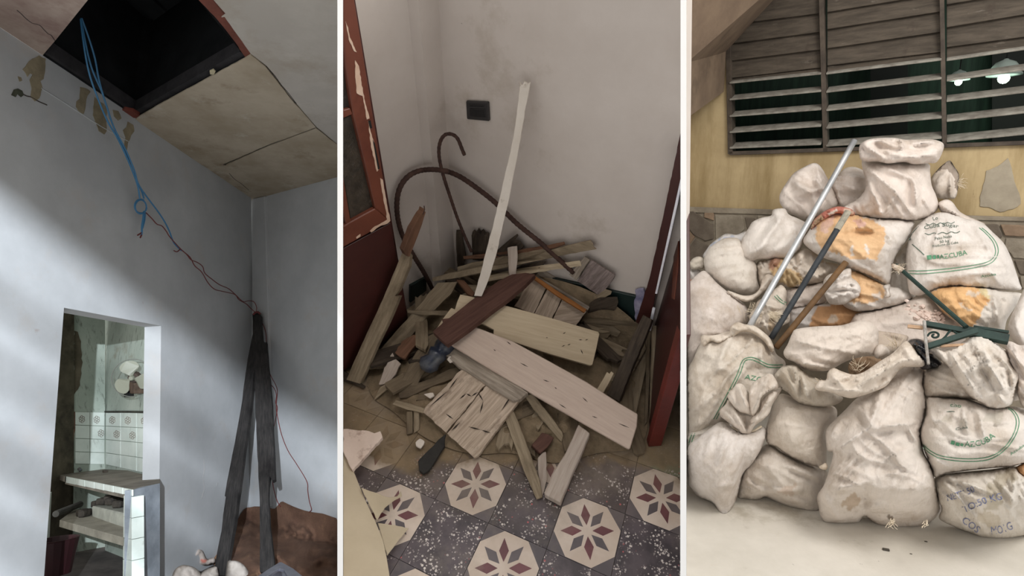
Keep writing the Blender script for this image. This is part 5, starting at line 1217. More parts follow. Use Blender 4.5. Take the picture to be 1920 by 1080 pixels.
# pale strips on top
board('long_strip', [(868, 480), (905, 476), (960, 470), (1030, 459), (1058, 453), (1060, 458), (1028, 468), (960, 482), (900, 485), (869, 486)], ((868, 483, .24), (1060, 455, .34), (960, 482, .27)), .012, reddish, 'thin reddish stick uppermost at the back of the heap', amp=.4)
board('long_strip', [(857, 502), (880, 495), (920, 487), (960, 478), (1018, 466), (1034, 468), (1000, 485), (960, 500), (900, 510), (858, 513)], ((857, 507, .22), (1030, 467, .33), (960, 500, .25)), .014, tan, 'rough pale strip beneath the thin reddish stick', amp=.8)
board('long_strip', [(810, 522), (838, 514), (870, 507), (960, 488), (1055, 463), (1108, 451), (1112, 457), (1114, 464), (1119, 467), (1060, 478), (960, 500), (890, 516), (840, 524), (811, 528)], ((810, 525, .20), (1112, 459, .38), (960, 498, .28)), .02, tan, 'longest pale strip of split wood on top of the heap', amp=.5)
board('long_strip', [(903, 519), (970, 504), (1030, 495), (1088, 488), (1090, 494), (1030, 502), (970, 513), (908, 524)], ((903, 521, .23), (1089, 491, .33), (970, 512, .27)), .012, pale, 'thin pale strip just below the longest one', amp=.4)
V, Fc = tube([H(1088, 490, .33), H(1091, 486, .34), H(1087, 480, .35), H(1092, 474, .36)], .0012, 4); prop(obj('wire_bit', V, Fc, rust), 'tiny bent wire at the tip of the thin pale strip', 'wire')
board('broken_board', [(950, 511), (978, 498), (1024, 489), (1003, 517), (985, 530), (955, 560), (920, 545)], ((950, 511, .2), (1020, 490, .23), (955, 560, .14)), .02, dbrown, 'dark rotten board under the pale strips', amp=.7)
board('broken_board', [(855, 524), (870, 525), (890, 548), (886, 556), (876, 550)], ((855, 524, .2), (870, 525, .2), (886, 556, .2)), .012, reddish, 'short raw reddish stick pointing at the foot of the white strip', amp=.3)
board('pale_upright_piece', [(952, 464), (960, 462), (970, 461), (971, 482), (968, 512), (965, 532), (962, 549), (959, 540), (956, 528)], ((952, 464, .38), (970, 461, .38), (962, 549, .26)), .012, whitew, 'pale pointed splinter standing on the heap beside the white strip', amp=.5)
# white strip
wp = slab('white_strip', [(974, 168), (975, 153), (979, 160), (984, 152), (990, 157), (995, 154), (992, 172), (986, 200), (981, 232), (975, 268), (966, 315), (953, 380), (941, 432), (930, 480), (916, 525), (903, 556), (889, 555), (902, 508), (913, 465), (925, 420), (935, 378), (945, 335), (957, 285), (966, 235), (971, 195)], pl3(H(890, 555, .30), H(903, 556, .30), at(985, 155, float(wall_mb.depth(985, 155)) - .05)), .012, M('worn_white_paint', srgb(222, 214, 204), srgb(208, 198, 186), scale=5, bump=.15, stains=((srgb(160, 146, 128), 16, .6, .7, (1, 1, 1)),)), amp=.5, seed=9)
prop(wp, 'long worn white strip leaning up the wall, frayed at its tip', 'strip')
# socket on the wall
sp_ = wall_mb.shift(.012); so = slab('wall_socket', [(873, 190), (915, 192), (917, 228), (875, 224)], sp_, .012, plain('black_plastic_plate', srgb(52, 50, 50), .45), bevel=.003)
prop(so, 'black switch plate on the white wall above the thin bent bar', 'switch')
blk2 = plain('black_plastic_insert', srgb(38, 37, 38), .35)
slab('rocker', [(880, 204), (909, 205), (910, 221), (881, 218)], sp_.shift(.004), .006, blk2, so, bevel=.002); slab('rocker', [(880, 195), (908, 196), (908, 201), (880, 200)], sp_.shift(.003), .005, blk2, so, bevel=.002)
# the big planks
board('large_plank', [(815, 622), (830, 598), (846, 577), (853, 580), (857, 566), (863, 552), (884, 556), (905, 562), (960, 576), (1040, 598), (1122, 622), (1124, 626), (1118, 655), (1111, 684), (1106, 685), (1022, 661), (960, 640), (925, 628), (926, 618), (903, 606), (880, 618), (840, 634)], ((815, 622, .22), (1124, 624, .20), (1022, 661, .17)), .02, pale, 'short wide pale plank notched near its middle, under the dark brown board', amp=.2, step=30)
wpn = empty('weathered_panel', H(890, 780, .1), 'pale flaking weathered panel of two boards at the front of the heap', 'panel')
pw = hp((791, 772, .06), (890, 858, .035), (955, 712, .15))
slab('panel_board', rough([(791, 772), (800, 760), (815, 744), (832, 728), (846, 714), (856, 700), (868, 690), (905, 704), (914, 716), (880, 757), (836, 811)], 1.4, 11, 6), pw, .024, flaky, wpn)
slab('panel_board', rough([(838, 813), (882, 759), (916, 717), (955, 713), (988, 735), (972, 752), (940, 795), (912, 832), (895, 855), (888, 858)], .9, 12, 6), pw.shift(-.003), .024, flaky, wpn)
board('panel_stile', [(822, 646), (836, 642), (900, 676), (960, 714), (990, 736), (976, 748), (962, 752), (925, 730), (890, 706), (858, 686), (832, 663)], ((822, 646, .16), (990, 736, .15), (890, 706, .145)), .028, greyw, 'grey mottled rail lying between the pale planks and the flaking panel', amp=.8)
board('large_plank', [(840, 643), (855, 622), (868, 604), (900, 616), (960, 639), (1030, 677), (1100, 716), (1160, 755), (1196, 776), (1194, 800), (1181, 842), (1176, 840), (1100, 797), (1030, 757), (960, 716), (900, 680)], ((840, 643, .20), (1196, 776, .16), (1180, 842, .11)), .024, pinkw, 'longest pale plank lying diagonally across the front of the heap', amp=.15, step=40, bevel=.003)
board('large_plank', [(811, 621), (826, 609), (831, 604), (828, 598), (842, 596), (870, 574), (905, 546), (935, 526), (960, 514), (985, 511), (1004, 514), (984, 534), (958, 556), (915, 588), (880, 616), (838, 646), (822, 632)], ((811, 621, .25), (838, 646, .25), (1000, 514, .33)), .026, brown, 'dark brown painted board lying across the pale planks', amp=.4, step=14)
# marks and cracks on the big boards
mark = plain('dark_mark', srgb(52, 44, 38), .9)
lp = [o for o in bpy.data.objects if o.name.startswith('large_plank')]
def marks(o, pl, segs, w=1.6, name='nail_mark'):
    for a, b in segs:
        a, b = np.array(a, float), np.array(b, float); d = (b - a) / np.linalg.norm(b - a); n = np.array([-d[1], d[0]]) * w / 2
        slab(name, [a, (a + b) / 2 - n, b, (a + b) / 2 + n], pl.shift(.0012), .001, mark, o, bevel=0)
marks(lp[0], hp((815, 622, .22), (1124, 624, .20), (1022, 661, .17)), [((1055, 626), (1061, 623)), ((1085, 637), (1092, 637)), ((1097, 638), (1103, 636)), ((1053, 650), (1060, 647)), ((1064, 647), (1070, 645)), ((1089, 655), (1093, 664)), ((1024, 633), (1027, 633))])
marks(lp[1], hp((840, 643, .20), (1196, 776, .16), (1180, 842, .11)), [((975, 680), (990, 688)), ((1048, 757), (1062, 766)), ((1092, 745), (1102, 754)), ((1110, 780), (1120, 784)), ((1160, 794), (1180, 802)), ((1018, 712), (1030, 716)), ((925, 655), (930, 658)), ((1040, 726), (1044, 729)), ((950, 640), (958, 646))], 1.5, 'dent')
marks(wpn.children[0], pw, [((800, 765), (835, 738)), ((815, 770), (850, 725)), ((838, 752), (852, 733)), ((862, 745), (872, 738)), ((872, 738), (880, 742)), ((880, 742), (894, 735)), ((836, 775), (850, 786))], 2.4, 'crack') if False else None
marks(wpn, pw, [((806, 762), (838, 734)), ((842, 730), (858, 708)), ((862, 748), (874, 738)), ((874, 738), (884, 743)), ((884, 743), (896, 735)), ((836, 776), (850, 786)), ((896, 735), (906, 752)), ((906, 752), (900, 775)), ((878, 800), (902, 806)), ((902, 806), (920, 812)), ((846, 808), (862, 792)), ((960, 740), (940, 770))], 2.6, 'crack')
# right-hand pieces
board('broken_beam', [(1206, 590), (1222, 599), (1218, 612), (1207, 640), (1185, 690), (1161, 753), (1148, 746), (1137, 738), (1160, 690), (1180, 642)], ((1206, 590, .30), (1222, 599, .30), (1150, 748, .07)), .03, dbrown, 'dark beam leaning towards the open red door', amp=.6)
board('thin_board', [(1224, 611), (1231, 610), (1230, 680), (1228, 742), (1219, 786), (1221, 700)], ((1224, 611, .2), (1231, 610, .2), (1220, 785, .02)), .012, tan, 'thin upright lath standing against the inside of the open red door', amp=.3)
board('thin_board', [(1213, 618), (1221, 618), (1219, 700), (1214, 790), (1208, 800), (1212, 700)], ((1213, 618, .12), (1221, 618, .12), (1211, 800, .01)), .012, dusty, 'dusty lath lying along the foot of the open red door', amp=.3)
board('broken_board', [(1118, 732), (1130, 712), (1138, 697), (1143, 701), (1146, 696), (1151, 700), (1142, 718), (1131, 737)], ((1118, 732, .09), (1145, 697, .14), (1131, 737, .09)), .014, pale, 'short pale stick with a splintered tip under the dark beam', amp=.4)
board('front_plank', [(1020, 925), (1035, 888), (1060, 850), (1085, 795), (1106, 812), (1090, 850), (1072, 890), (1051, 942), (1036, 934)], ((1020, 925, .05), (1050, 942, .05), (1095, 800, .10)), .045, whitew, 'thick whitewashed plank end jutting furthest out onto the tiles', amp=.5, bevel=.003)
board('thin_board', [(944, 778), (955, 770), (964, 772), (985, 826), (1012, 900), (1017, 932), (1006, 936), (985, 890), (965, 835)], ((944, 778, .08), (964, 772, .09), (1012, 934, .015)), .014, tan, 'narrow slanting lath whose end rests on the tiles by the thick plank', amp=.5)
board('thin_board', [(1009, 858), (1018, 848), (1024, 847), (1026, 900), (1018, 928), (1011, 932)], ((1009, 858, .04), (1024, 847, .04), (1013, 932, .01)), .012, whitew, 'short pale lath lying between the slanting lath and the thick plank', amp=.5)
board('thin_board', [(984, 742), (998, 738), (1010, 752), (1032, 780), (1054, 810), (1056, 818), (1053, 829), (1046, 822), (1024, 796), (1000, 768)], ((984, 742, .11), (998, 738, .12), (1053, 825, .05)), .02, tan, 'thin broken board sloping down from under the longest plank', amp=.7)
board('wood_block', [(997, 834), (1016, 811), (1028, 814), (1039, 821), (1027, 838), (1014, 850)], ((997, 834, .06), (1020, 812, .07), (1014, 850, .05)), .035, brown, 'small dark block of wood in front of the thin broken board', amp=.4, bevel=.002)
# sole and sheets in front
sole_m = M('black_rubber', srgb(52, 50, 47), srgb(40, 38, 37), scale=20, rough=.7, bump=.3)
prop(slab('rubber_strip', [(784, 864), (797, 850), (812, 836), (822, 824), (836, 813), (834, 822), (834, 836), (826, 848), (815, 866), (804, 882), (794, 888), (786, 882)], hp((784, 864, .03), (836, 813, .04), (800, 885, .025)), .016, sole_m, amp=.3, seed=7), 'black rubber sole lying on the tiles under the flaking panel', 'sole')
sheet = M('cream_plaster_sheet', srgb(196, 182, 158), srgb(182, 168, 144), scale=4, rough=.9, bump=.15, stains=((srgb(190, 166, 130), 3, .6, .8, (1, 1, 1)),))
stn = M('stained_white_sheet', srgb(222, 204, 192), srgb(206, 186, 172), scale=5, rough=.9, bump=.3, stains=((srgb(120, 84, 62), 6, .54, .68, (1, 1, 1)),))
prop(slab('ceiling_sheet', rough([(643.8, 804), (668, 806), (692, 808), (702, 812), (713, 808), (717, 820), (700, 838), (680, 860), (661, 882), (652, 866), (643.8, 848)], 1.0, 31, 6), hp((644, 806, .10), (715, 812, .10), (661, 880, .09)), .02, stn), 'brown stained white plaster sheet piece beside the front flower tiles', 'sheet')
ps = slab('ceiling_sheet', [(643.8, 846), (652, 862), (662, 880), (674, 910), (690, 948), (706, 982), (718, 1012), (725, 1044), (730, 1075), (734, 1110), (643.8, 1110)], hp((644, 850, .08), (706, 982, .07), (700, 1090, .09)), .012, sheet); prop(ps, 'large cream plaster sheet lying nearest, cut by the frame edge', 'sheet')
slab('torn_paper', rough([(677, 914), (700, 922), (728, 932), (745, 930), (748, 926), (752, 920), (754, 930), (740, 938), (722, 952), (707, 976), (690, 940)], .8, 33, 6), hp((677, 914, .09), (748, 928, .04), (707, 976, .06)), .003, sheet, ps)['label'] = 'torn curling paper edge'
slab('torn_paper', rough([(708, 980), (740, 984), (767, 990), (748, 1012), (726, 1042), (718, 1014)], .6, 34, 6), hp((708, 980, .05), (767, 990, .02), (726, 1042, .05)), .003, sheet, ps)['label'] = 'torn flat paper edge'

# ================================================================== ROOM WITH THE OPEN CEILING (tilted back, as it was looked up into)
NL = nrm(AX * -410 + AF * 1100 + AU * 6040)
d1 = nrm(ray(1031, 752)); d2 = nrm(ray(-906, 745)); d3 = nrm(ray(-520, 745))
wl = Pl(at(110, 800, 4.0), np.cross(d1, NL))
cor = wl.on(472, 600)
wrl = Pl(cor, np.cross(d2, NL))
cl = Pl(wl.on(470, 371), np.cross(d1, d2))
fl_l = Pl(wl.on(82, 1215), np.cross(d1, d2))
wallw = M('blue_white_wall', srgb(180, 182, 183), srgb(164, 166, 167), scale=1.3, rough=.9, bump=.1, bscale=50,
          stains=((srgb(172, 168, 164), 2.0, .56, .74, (1, 1, 1)), (srgb(150, 130, 118), 3.6, .68, .8, (1, 1, 1)), (srgb(110, 104, 98), 15, .72, .77, (1, 1, 1)), (srgb(60, 58, 56), 44, .76, .79, (1, 1, 1))))
wleft = px_wall('wall_left', [[(-300, -145), (120, 130), (120, 577), (79, 1130), (76, 1300), (-300, 1300)], [(120, 130), (245, 213), (302, 251), (302, 611), (120, 577)],
                              [(302, 251), (372, 302), (471, 371.5), (474, 600), (479, 1300), (292, 1300), (297, 1080), (302, 611)]], wl, wallw, thick=.15)
px_wall('wall_right', [[(455, 375), (632.4, 326), (632.4, 1300), (455, 1300)]], wrl, wallw, thick=.08)
V = np.array([wl.on(474, 1250), wl.on(499, 1250), wl.on(472, 372)])
tr = slab('trim_3', [(472, 373), (496, 368), (503, 600), (507, 950), (477, 950), (474, 600)], wrl.shift(.03), .05, wallw, bevel=.004); struct(tr)

# floor under everything
o = np.array([(-200, 1000), (632.4, 1000), (632.4, 1700), (-200, 1700)], float)
A = fl_l.on(o[:, 0], o[:, 1]); struct(obj('floor', np.r_[A, A - NL * .05], [(3, 2, 1, 0), (4, 5, 6, 7), (0, 1, 5, 4), (1, 2, 6, 5), (2, 3, 7, 6), (3, 0, 4, 7)], M('grey_cement', srgb(96, 90, 86), srgb(70, 66, 64), scale=5)))

# ceiling made of thin panels with a hole
ceil_m = M('ceiling_paint', srgb(186, 180, 172), srgb(170, 164, 156), scale=1.6, rough=.9, bump=.1, bscale=30, stains=((srgb(158, 148, 134), 1.4, .52, .72, (1, 1, 1)), (srgb(150, 136, 116), 4, .68, .8, (1, 1, 1))))
stain_m = M('water_stained_ceiling', srgb(180, 168, 150), srgb(160, 147, 127), scale=2.0, rough=.9, bump=.1, bscale=30, lo=.38, hi=.62, stains=((srgb(128, 112, 90), 2.4, .56, .75, (1, 1, 1)), (srgb(190, 184, 172), 2.8, .6, .74, (1, 1, 1))))
pinkc = M('brown_tinged_ceiling', srgb(176, 160, 148), srgb(150, 132, 122), scale=2.2, rough=.9, bump=.1, bscale=30, stains=((srgb(116, 88, 84), 1.6, .52, .76, (1, 1, 1)),))
base_c = slab('ceiling', [(640, 60), (760, 400), (640, 420), (471, 371), (380, 308), (262, 219), (470, 104), (520, 40)], cl.shift(-.05), .02, ceil_m); struct(base_c)
for k, (oo, mt, sh, am) in enumerate([
    ([(-300, -145), (80, 104), (104, 76), (166, -1), (232, -90), (210, -560), (-300, -560)], pinkc, 0, .3),
    ([(254, 224), (262, 218), (300, 196), (462, 108), (470, 103), (498, 126), (542, 182), (592, 239), (500, 273), (418, 309), (364, 311), (310, 270)], stain_m, .004, .5),
    ([(374, 304), (420, 311), (502, 275), (593, 241), (632.4, 272), (632.4, 335), (471, 384), (410, 343), (366, 312)], stain_m, .0, .3),
    ([(470, 101), (448, 70), (421, 32), (415, 33), (424, 27), (399, -1), (352, -70), (300, -100), (232, -90), (210, -560), (632.4, -560), (632.4, 270), (594, 239), (544, 181), (500, 124)], ceil_m, .002, .3)]):
    slab('panel', rough(oo, am, 60 + k, 8) if k else oo, cl.shift(sh), .012, mt, base_c)
bat = slab('batten', [(372, 0), (398, -2), (320, -110), (300, -110)] [::1] and [(305, -100), (335, -100), (399, 0), (423, 32), (448, 70), (475, 101), (470, 104), (460, 108), (440, 78), (408, 38), (372, 0)], cl.shift(-.008), .05, M('red_brown_batten', srgb(120, 70, 58), srgb(96, 56, 46), scale=6, bump=.2), base_c, amp=.5, seed=3)
slab('batten', rough([(222, 208), (234, 206), (249, 209), (262, 217), (256, 222), (243, 220)], .5, 3, 6), cl.shift(-.004), .03, M('red_brown_scrap', srgb(120, 64, 52), srgb(96, 50, 42), scale=6), base_c)
# crack and seams
dark_line = plain('crack', srgb(58, 50, 46), .9)


def thin(name, pts, r, plane, parent, mat=dark_line):
    P = spline(np.array(pts, float), 4); V, Fc = tube(plane.on(P[:, 0], P[:, 1]), r, 5); return obj(name, V, Fc, mat, parent)


thin('crack', [(32, 19), (40, 26), (48, 34), (60, 43), (74, 47), (82, 55), (90, 63), (96, 66), (103, 76)], .0028, cl, base_c)
thin('crack', [(500, 124), (515, 141), (527, 158), (540, 173), (556, 194)], .004, cl, base_c)
thin('crack', [(430, 325), (440, 336), (452, 344), (466, 356)], .003, cl, base_c); thin('crack', [(416, 308), (424, 309)], .004, cl, base_c)
hook = slab('socket_ring', [(393, 134), (400, 131), (404, 135), (401, 140), (394, 140)], cl.shift(.012), .012, plain('cream_ceramic', srgb(190, 180, 150), .5), base_c)
# black void above: a box coloured dark for the unlit attic
void_m = M('dark_void_boards', srgb(38, 40, 42), srgb(22, 24, 26), scale=3, rough=.95, bump=.3, bscale=30, stretch=(1, 1, 1))
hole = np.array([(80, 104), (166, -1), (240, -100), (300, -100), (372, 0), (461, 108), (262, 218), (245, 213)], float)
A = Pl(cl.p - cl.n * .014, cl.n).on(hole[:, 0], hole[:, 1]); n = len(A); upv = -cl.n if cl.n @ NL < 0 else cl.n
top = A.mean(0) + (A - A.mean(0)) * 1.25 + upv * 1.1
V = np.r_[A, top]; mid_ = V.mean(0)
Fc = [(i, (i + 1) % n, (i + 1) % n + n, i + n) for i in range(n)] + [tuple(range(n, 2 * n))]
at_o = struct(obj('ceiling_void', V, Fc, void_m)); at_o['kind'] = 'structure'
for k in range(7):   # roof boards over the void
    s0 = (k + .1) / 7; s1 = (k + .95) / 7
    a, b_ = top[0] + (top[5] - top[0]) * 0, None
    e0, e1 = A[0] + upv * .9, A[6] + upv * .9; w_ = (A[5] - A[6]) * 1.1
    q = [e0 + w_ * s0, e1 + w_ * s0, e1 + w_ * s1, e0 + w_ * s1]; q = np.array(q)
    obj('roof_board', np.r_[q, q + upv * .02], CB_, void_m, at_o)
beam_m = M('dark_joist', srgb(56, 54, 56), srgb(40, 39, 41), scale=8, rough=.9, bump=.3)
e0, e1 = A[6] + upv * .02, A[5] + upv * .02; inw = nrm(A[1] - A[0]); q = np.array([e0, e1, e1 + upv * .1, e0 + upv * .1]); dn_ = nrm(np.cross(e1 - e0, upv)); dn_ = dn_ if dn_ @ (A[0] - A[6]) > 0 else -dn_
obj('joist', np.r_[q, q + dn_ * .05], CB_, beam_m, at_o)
e0, e1 = A[7] + upv * .02, A[0] + upv * .02; q = np.array([e0, e1, e1 + upv * .1, e0 + upv * .1]); dn2 = nrm(np.cross(e1 - e0, upv)); dn2 = dn2 if dn2 @ (A[5] - A[6]) > 0 else -dn2
obj('joist', np.r_[q, q + dn2 * .03], CB_, beam_m, at_o)
# flaked plaster along the hole
flk = M('bare_tan_plaster', srgb(146, 136, 112), srgb(120, 110, 90), scale=9, rough=.95, bump=.4, bscale=50)
for k, oo in enumerate(([(74, 104), (86, 110), (85, 128), (82, 148), (76, 152), (80, 165), (74, 184), (66, 190), (58, 182), (60, 166), (56, 150), (62, 140), (57, 137), (52, 144), (48, 136), (43, 130), (56, 114)],
                        [(151, 163), (166, 168), (170, 172), (164, 180), (161, 198), (157, 214), (150, 212), (143, 200), (144, 190), (150, 185)],
                        [(178, 182), (194, 194), (200, 206), (200, 246), (196, 252), (186, 246), (180, 230), (175, 216)],
                        [(212, 206), (222, 208), (228, 222), (222, 226), (214, 218)],
                        [(240, 228), (250, 234), (252, 246), (246, 254), (240, 268), (238, 282), (234, 276), (236, 258), (231, 244), (238, 238)],
                        [(34, 143), (40, 145), (42, 151), (37, 153)])):
    slab('plaster_patch', rough(oo, 1.2, k, 6), wl.shift(.004), .006, flk, wleft, bevel=0)['label'] = 'bare tan flaked plaster'
slab('plaster_patch', rough([(22, 178), (27, 168), (34, 166), (42, 170), (45, 178), (40, 182), (33, 176), (30, 182)], .8, 9, 5), wl.shift(.005), .006, M('mossy_hole', srgb(76, 80, 66), srgb(54, 56, 48), scale=20), wleft, bevel=0)['label'] = 'dark mossy hole'
thin('crack', [(42, 176), (50, 180), (58, 182), (72, 190), (88, 197)], .004, wl.shift(.002), wleft)
V, Fc = tube(wl.shift(.0).on(np.array([76., 110, 150, 190, 245]), np.array([165., 186, 212, 238, 268])), .006, 6); obj('ridge', V, Fc, wallw, wleft)
for pts in ([(382, 860), (383, 880), (380, 897)], [(381, 900), (383, 915), (378, 935)], [(408, 905), (406, 912)], [(390, 982), (391, 990)]): thin('scuff', pts, .003, wl.shift(.001), wleft, plain('grey_scuff', srgb(150, 148, 146), .9))

# ---- kitchen seen through the doorway
KC = at(197, 820, 6.5); k2 = Pl(KC, np.cross(d3, NL)); k1 = Pl(KC, np.cross(ray(1700, 745), NL)); k0p = k1.on(139, 820); k0 = Pl(k0p, np.cross(d1, NL))
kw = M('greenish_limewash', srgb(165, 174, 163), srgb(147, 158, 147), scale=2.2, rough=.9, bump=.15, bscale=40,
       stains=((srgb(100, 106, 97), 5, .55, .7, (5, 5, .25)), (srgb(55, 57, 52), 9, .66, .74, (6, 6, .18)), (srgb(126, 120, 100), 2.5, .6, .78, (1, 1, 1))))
kd = M('shaded_brown_wall', srgb(104, 96, 80), srgb(72, 66, 54), scale=3, rough=.95, bump=.3, bscale=40, stains=((srgb(44, 40, 34), 2.2, .48, .7, (1, 1, 1)),))  # dark brown holds the shadow on the left kitchen wall
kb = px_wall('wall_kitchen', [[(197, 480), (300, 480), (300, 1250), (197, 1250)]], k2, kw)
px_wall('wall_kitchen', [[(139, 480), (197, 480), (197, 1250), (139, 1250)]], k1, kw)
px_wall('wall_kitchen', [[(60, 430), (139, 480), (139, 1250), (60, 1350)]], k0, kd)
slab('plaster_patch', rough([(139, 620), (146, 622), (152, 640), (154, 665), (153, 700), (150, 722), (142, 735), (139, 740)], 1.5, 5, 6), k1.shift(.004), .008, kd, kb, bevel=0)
slab('plaster_patch', rough([(128, 768), (141, 772), (144, 790), (140, 810), (136, 830), (128, 830)], 1.5, 6, 6), k1.shift(.006), .008, M('brick_red_damp', srgb(120, 92, 76), srgb(84, 66, 54), scale=14, bump=.4), kb, bevel=0)
kt = M('white_glazed_tile', srgb(206, 214, 206), srgb(190, 200, 192), scale=5, rough=.3, bump=.05, stains=((srgb(130, 134, 124), 7, .6, .75, (2, 2, .5)),))
flower = plain('flower_print', srgb(128, 116, 104), .6)
rowsL = [772, 797, 822, 847, 870]; rowsC = [773, 799, 824, 849, 871]; rowsR = [773, 803, 832, 861, 890]
for pl_, cols, xa, xb, ra, rb2 in ((k1, [141, 169, 196.5], 144, 197, rowsL, rowsC), (k2, [197.5, 226, 256, 287], 197, 283, rowsC, rowsR)):
    for r in range(4):
        for c in range(len(cols) - 1):
            f = lambda x, k: ra[k] + (rb2[k] - ra[k]) * (x - xa) / (xb - xa)
            x0, x1 = cols[c] + .5, cols[c + 1] - .5
            t_ = slab('tile', [(x0, f(x0, r) + .5), (x1, f(x1, r) + .5), (x1, f(x1, r + 1) - .5), (x0, f(x0, r + 1) - .5)], pl_.shift(.012), .01, kt, kb, bevel=.002)
            if r < 2 and not (r == 1 and c == 0 and pl_ is k1):
                cx = x0 + (x1 - x0) * (.45 if r == 0 else .75); cy = f(cx, r) + (f(cx, r + 1) - f(cx, r)) * .55; parts = []
                for q in range(6):
                    a = q * math.pi / 3 + .4; P = pl_.shift(.014).on(np.array([cx + 3.6 * math.cos(a) + 2.2 * math.cos(b) for b in np.linspace(0, 6.28, 7)]), np.array([cy + 4.6 * math.sin(a) + 2.6 * math.sin(b) for b in np.linspace(0, 6.28, 7)]))
                    parts.append(tube(P, .0025, 4, cap=False))
                V, Fc = merge(parts); obj('flower', V, Fc, flower, t_)
thin('ledge', [(141, 771), (170, 770), (197, 772), (240, 772), (287, 773)], .012, k2.shift(.012), kb, M('black_grime', srgb(66, 66, 56), srgb(40, 40, 36), scale=20))
# counter
cp_ = Pl(k2.on(240, 882), NL)
def down(pl, x, y, dz): return pl.on(x, y) - NL * dz
ct = empty('tiled_counter', Pl(k2.on(240, 882), NL).on(240, 915) - NL * .8, 'white tiled concrete counter with a shelf below, seen through the doorway', 'counter')
slabm = M('grimy_worktop', srgb(124, 118, 106), srgb(94, 88, 78), scale=4, rough=.8, bump=.2, stains=((srgb(84, 76, 66), 4, .56, .74, (1, 1, 1)),))
slab('worktop', [(123, 893), (248, 918), (262, 913), (300, 906), (300, 897), (240, 882), (197, 871), (150, 867)], cp_, .075, slabm, ct, back_dir=-NL)
fp = Pl(cp_.on(123, 893), np.cross(cp_.on(248, 918) - cp_.on(123, 893), NL)).shift(.006)
for k in range(7):
    x0, x1 = 123 + 125 * k / 7 + .4, 123 + 125 * (k + 1) / 7 - .4; f = lambda x: 893.5 + 25 * (x - 123) / 125
    slab('edge_tile', [(x0, f(x0)), (x1, f(x1)), (x1, f(x1) + 12), (x0, f(x0) + 11.5)], fp, .01, kt, ct, bevel=.002)
for k in range(4):
    y0, y1 = 931 + k * 40, 931 + (k + 1) * 40 - .8
    slab('leg_tile', [(232 - k * .5, y0 - 2), (247, y0 + 1), (247, y1 + 1), (231.5 - k * .5, y1 - 2)], fp.shift(-.004), .08, kt, ct, bevel=.002)
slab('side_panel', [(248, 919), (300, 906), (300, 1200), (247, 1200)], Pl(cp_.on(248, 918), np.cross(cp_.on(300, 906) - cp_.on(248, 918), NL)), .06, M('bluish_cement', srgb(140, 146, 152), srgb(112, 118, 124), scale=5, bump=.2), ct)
sp2 = Pl(fp.on(232, 1008) , NL)
slab('shelf', [(112, 975), (232, 1008), (260, 985), (200, 955), (140, 955)], sp2, .06, M('shelf_cement', srgb(150, 146, 132), srgb(120, 116, 104), scale=6), ct, back_dir=-NL)
lc = empty('side_counter', Pl(k0.on(100, 885), NL).on(110, 880) - NL * .5, 'low brown stained counter corner beside the left jamb of the doorway', 'counter')
slab('worktop', [(92, 884), (122, 894), (150, 868), (140, 862), (96, 872)], cp_.shift(.0), .05, slabm, lc, back_dir=-NL)
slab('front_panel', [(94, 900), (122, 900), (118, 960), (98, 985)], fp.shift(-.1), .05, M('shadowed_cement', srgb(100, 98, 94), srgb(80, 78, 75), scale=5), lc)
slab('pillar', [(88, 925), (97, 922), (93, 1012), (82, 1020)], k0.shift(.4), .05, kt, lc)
# things on and under the counter
gp_ = M('clear_plastic', srgb(150, 176, 184), srgb(128, 156, 166), rough=.15, bump=.05, scale=3, spec=.6)
gp_.node_tree.nodes['Principled BSDF'].inputs['Transmission Weight'].default_value = .45
bb = cp_.on(157, 883); sc_ = float(cp_.depth(157, 883)) / F
bo = empty('water_bottle', bb, 'large clear plastic water bottle with a blue cap on the counter', 'bottle')
V, Fc = lathe(bb, NL, [(11.5 * sc_, 0), (13 * sc_, 2 * sc_), (13 * sc_, 12 * sc_), (12.2 * sc_, 14 * sc_), (13 * sc_, 16 * sc_), (13 * sc_, 30 * sc_), (13 * sc_, 36 * sc_), (11 * sc_, 44 * sc_), (7 * sc_, 51 * sc_), (4 * sc_, 54 * sc_), (4 * sc_, 56 * sc_)], 20); obj('body', V, Fc, gp_, bo, smooth=True)
V, Fc = lathe(bb + NL * 55 * sc_, NL, [(5 * sc_, 0), (5.2 * sc_, 4 * sc_), (4.6 * sc_, 5.5 * sc_)], 14); V2, F2 = tube([bb + NL * 59 * sc_, bb + NL * 60 * sc_ + AX * 6 * sc_, bb + NL * 59 * sc_ + AX * 11 * sc_], [1.6 * sc_, 1.5 * sc_, 1.2 * sc_], 6)
V, Fc = merge([(V, Fc), (V2, F2)]); obj('cap', V, Fc, plain('blue_cap', srgb(40, 56, 130), .4), bo)
cb = cp_.on(139, 886); V, Fc = merge([lathe(cb, NL, [(4 * sc_, 0), (5 * sc_, 3 * sc_), (4.4 * sc_, 8 * sc_)], 12), tube([cb + AX * 5 * sc_ + NL * 5 * sc_, cb + AX * 9 * sc_ + NL * 7 * sc_, cb + AX * 12 * sc_ + NL * 3 * sc_], 2.6 * sc_, 8)])
prop(obj('cup', V, Fc, M('dull_blue_cup', srgb(96, 116, 126), srgb(120, 104, 92), scale=20)), 'small dull blue cup beside the water bottle on the counter', 'cup')
rb_ = cp_.on(197, 886); V, Fc = box(rb_ + NL * 2 * sc_, (d3, nrm(np.cross(NL, d3)), NL), (5 * sc_, 3 * sc_, 2 * sc_)); prop(obj('sponge', V, Fc, M('dark_sponge', srgb(70, 62, 52), srgb(48, 42, 36), scale=30), bevel=.004), 'small dark sponge lying in the middle of the counter', 'sponge')
bx = empty('plastic_basin', sp2.on(205, 985), 'pale rectangular basin full of dark scraps on the shelf under the counter', 'basin')
f3 = fp.shift(-.12)
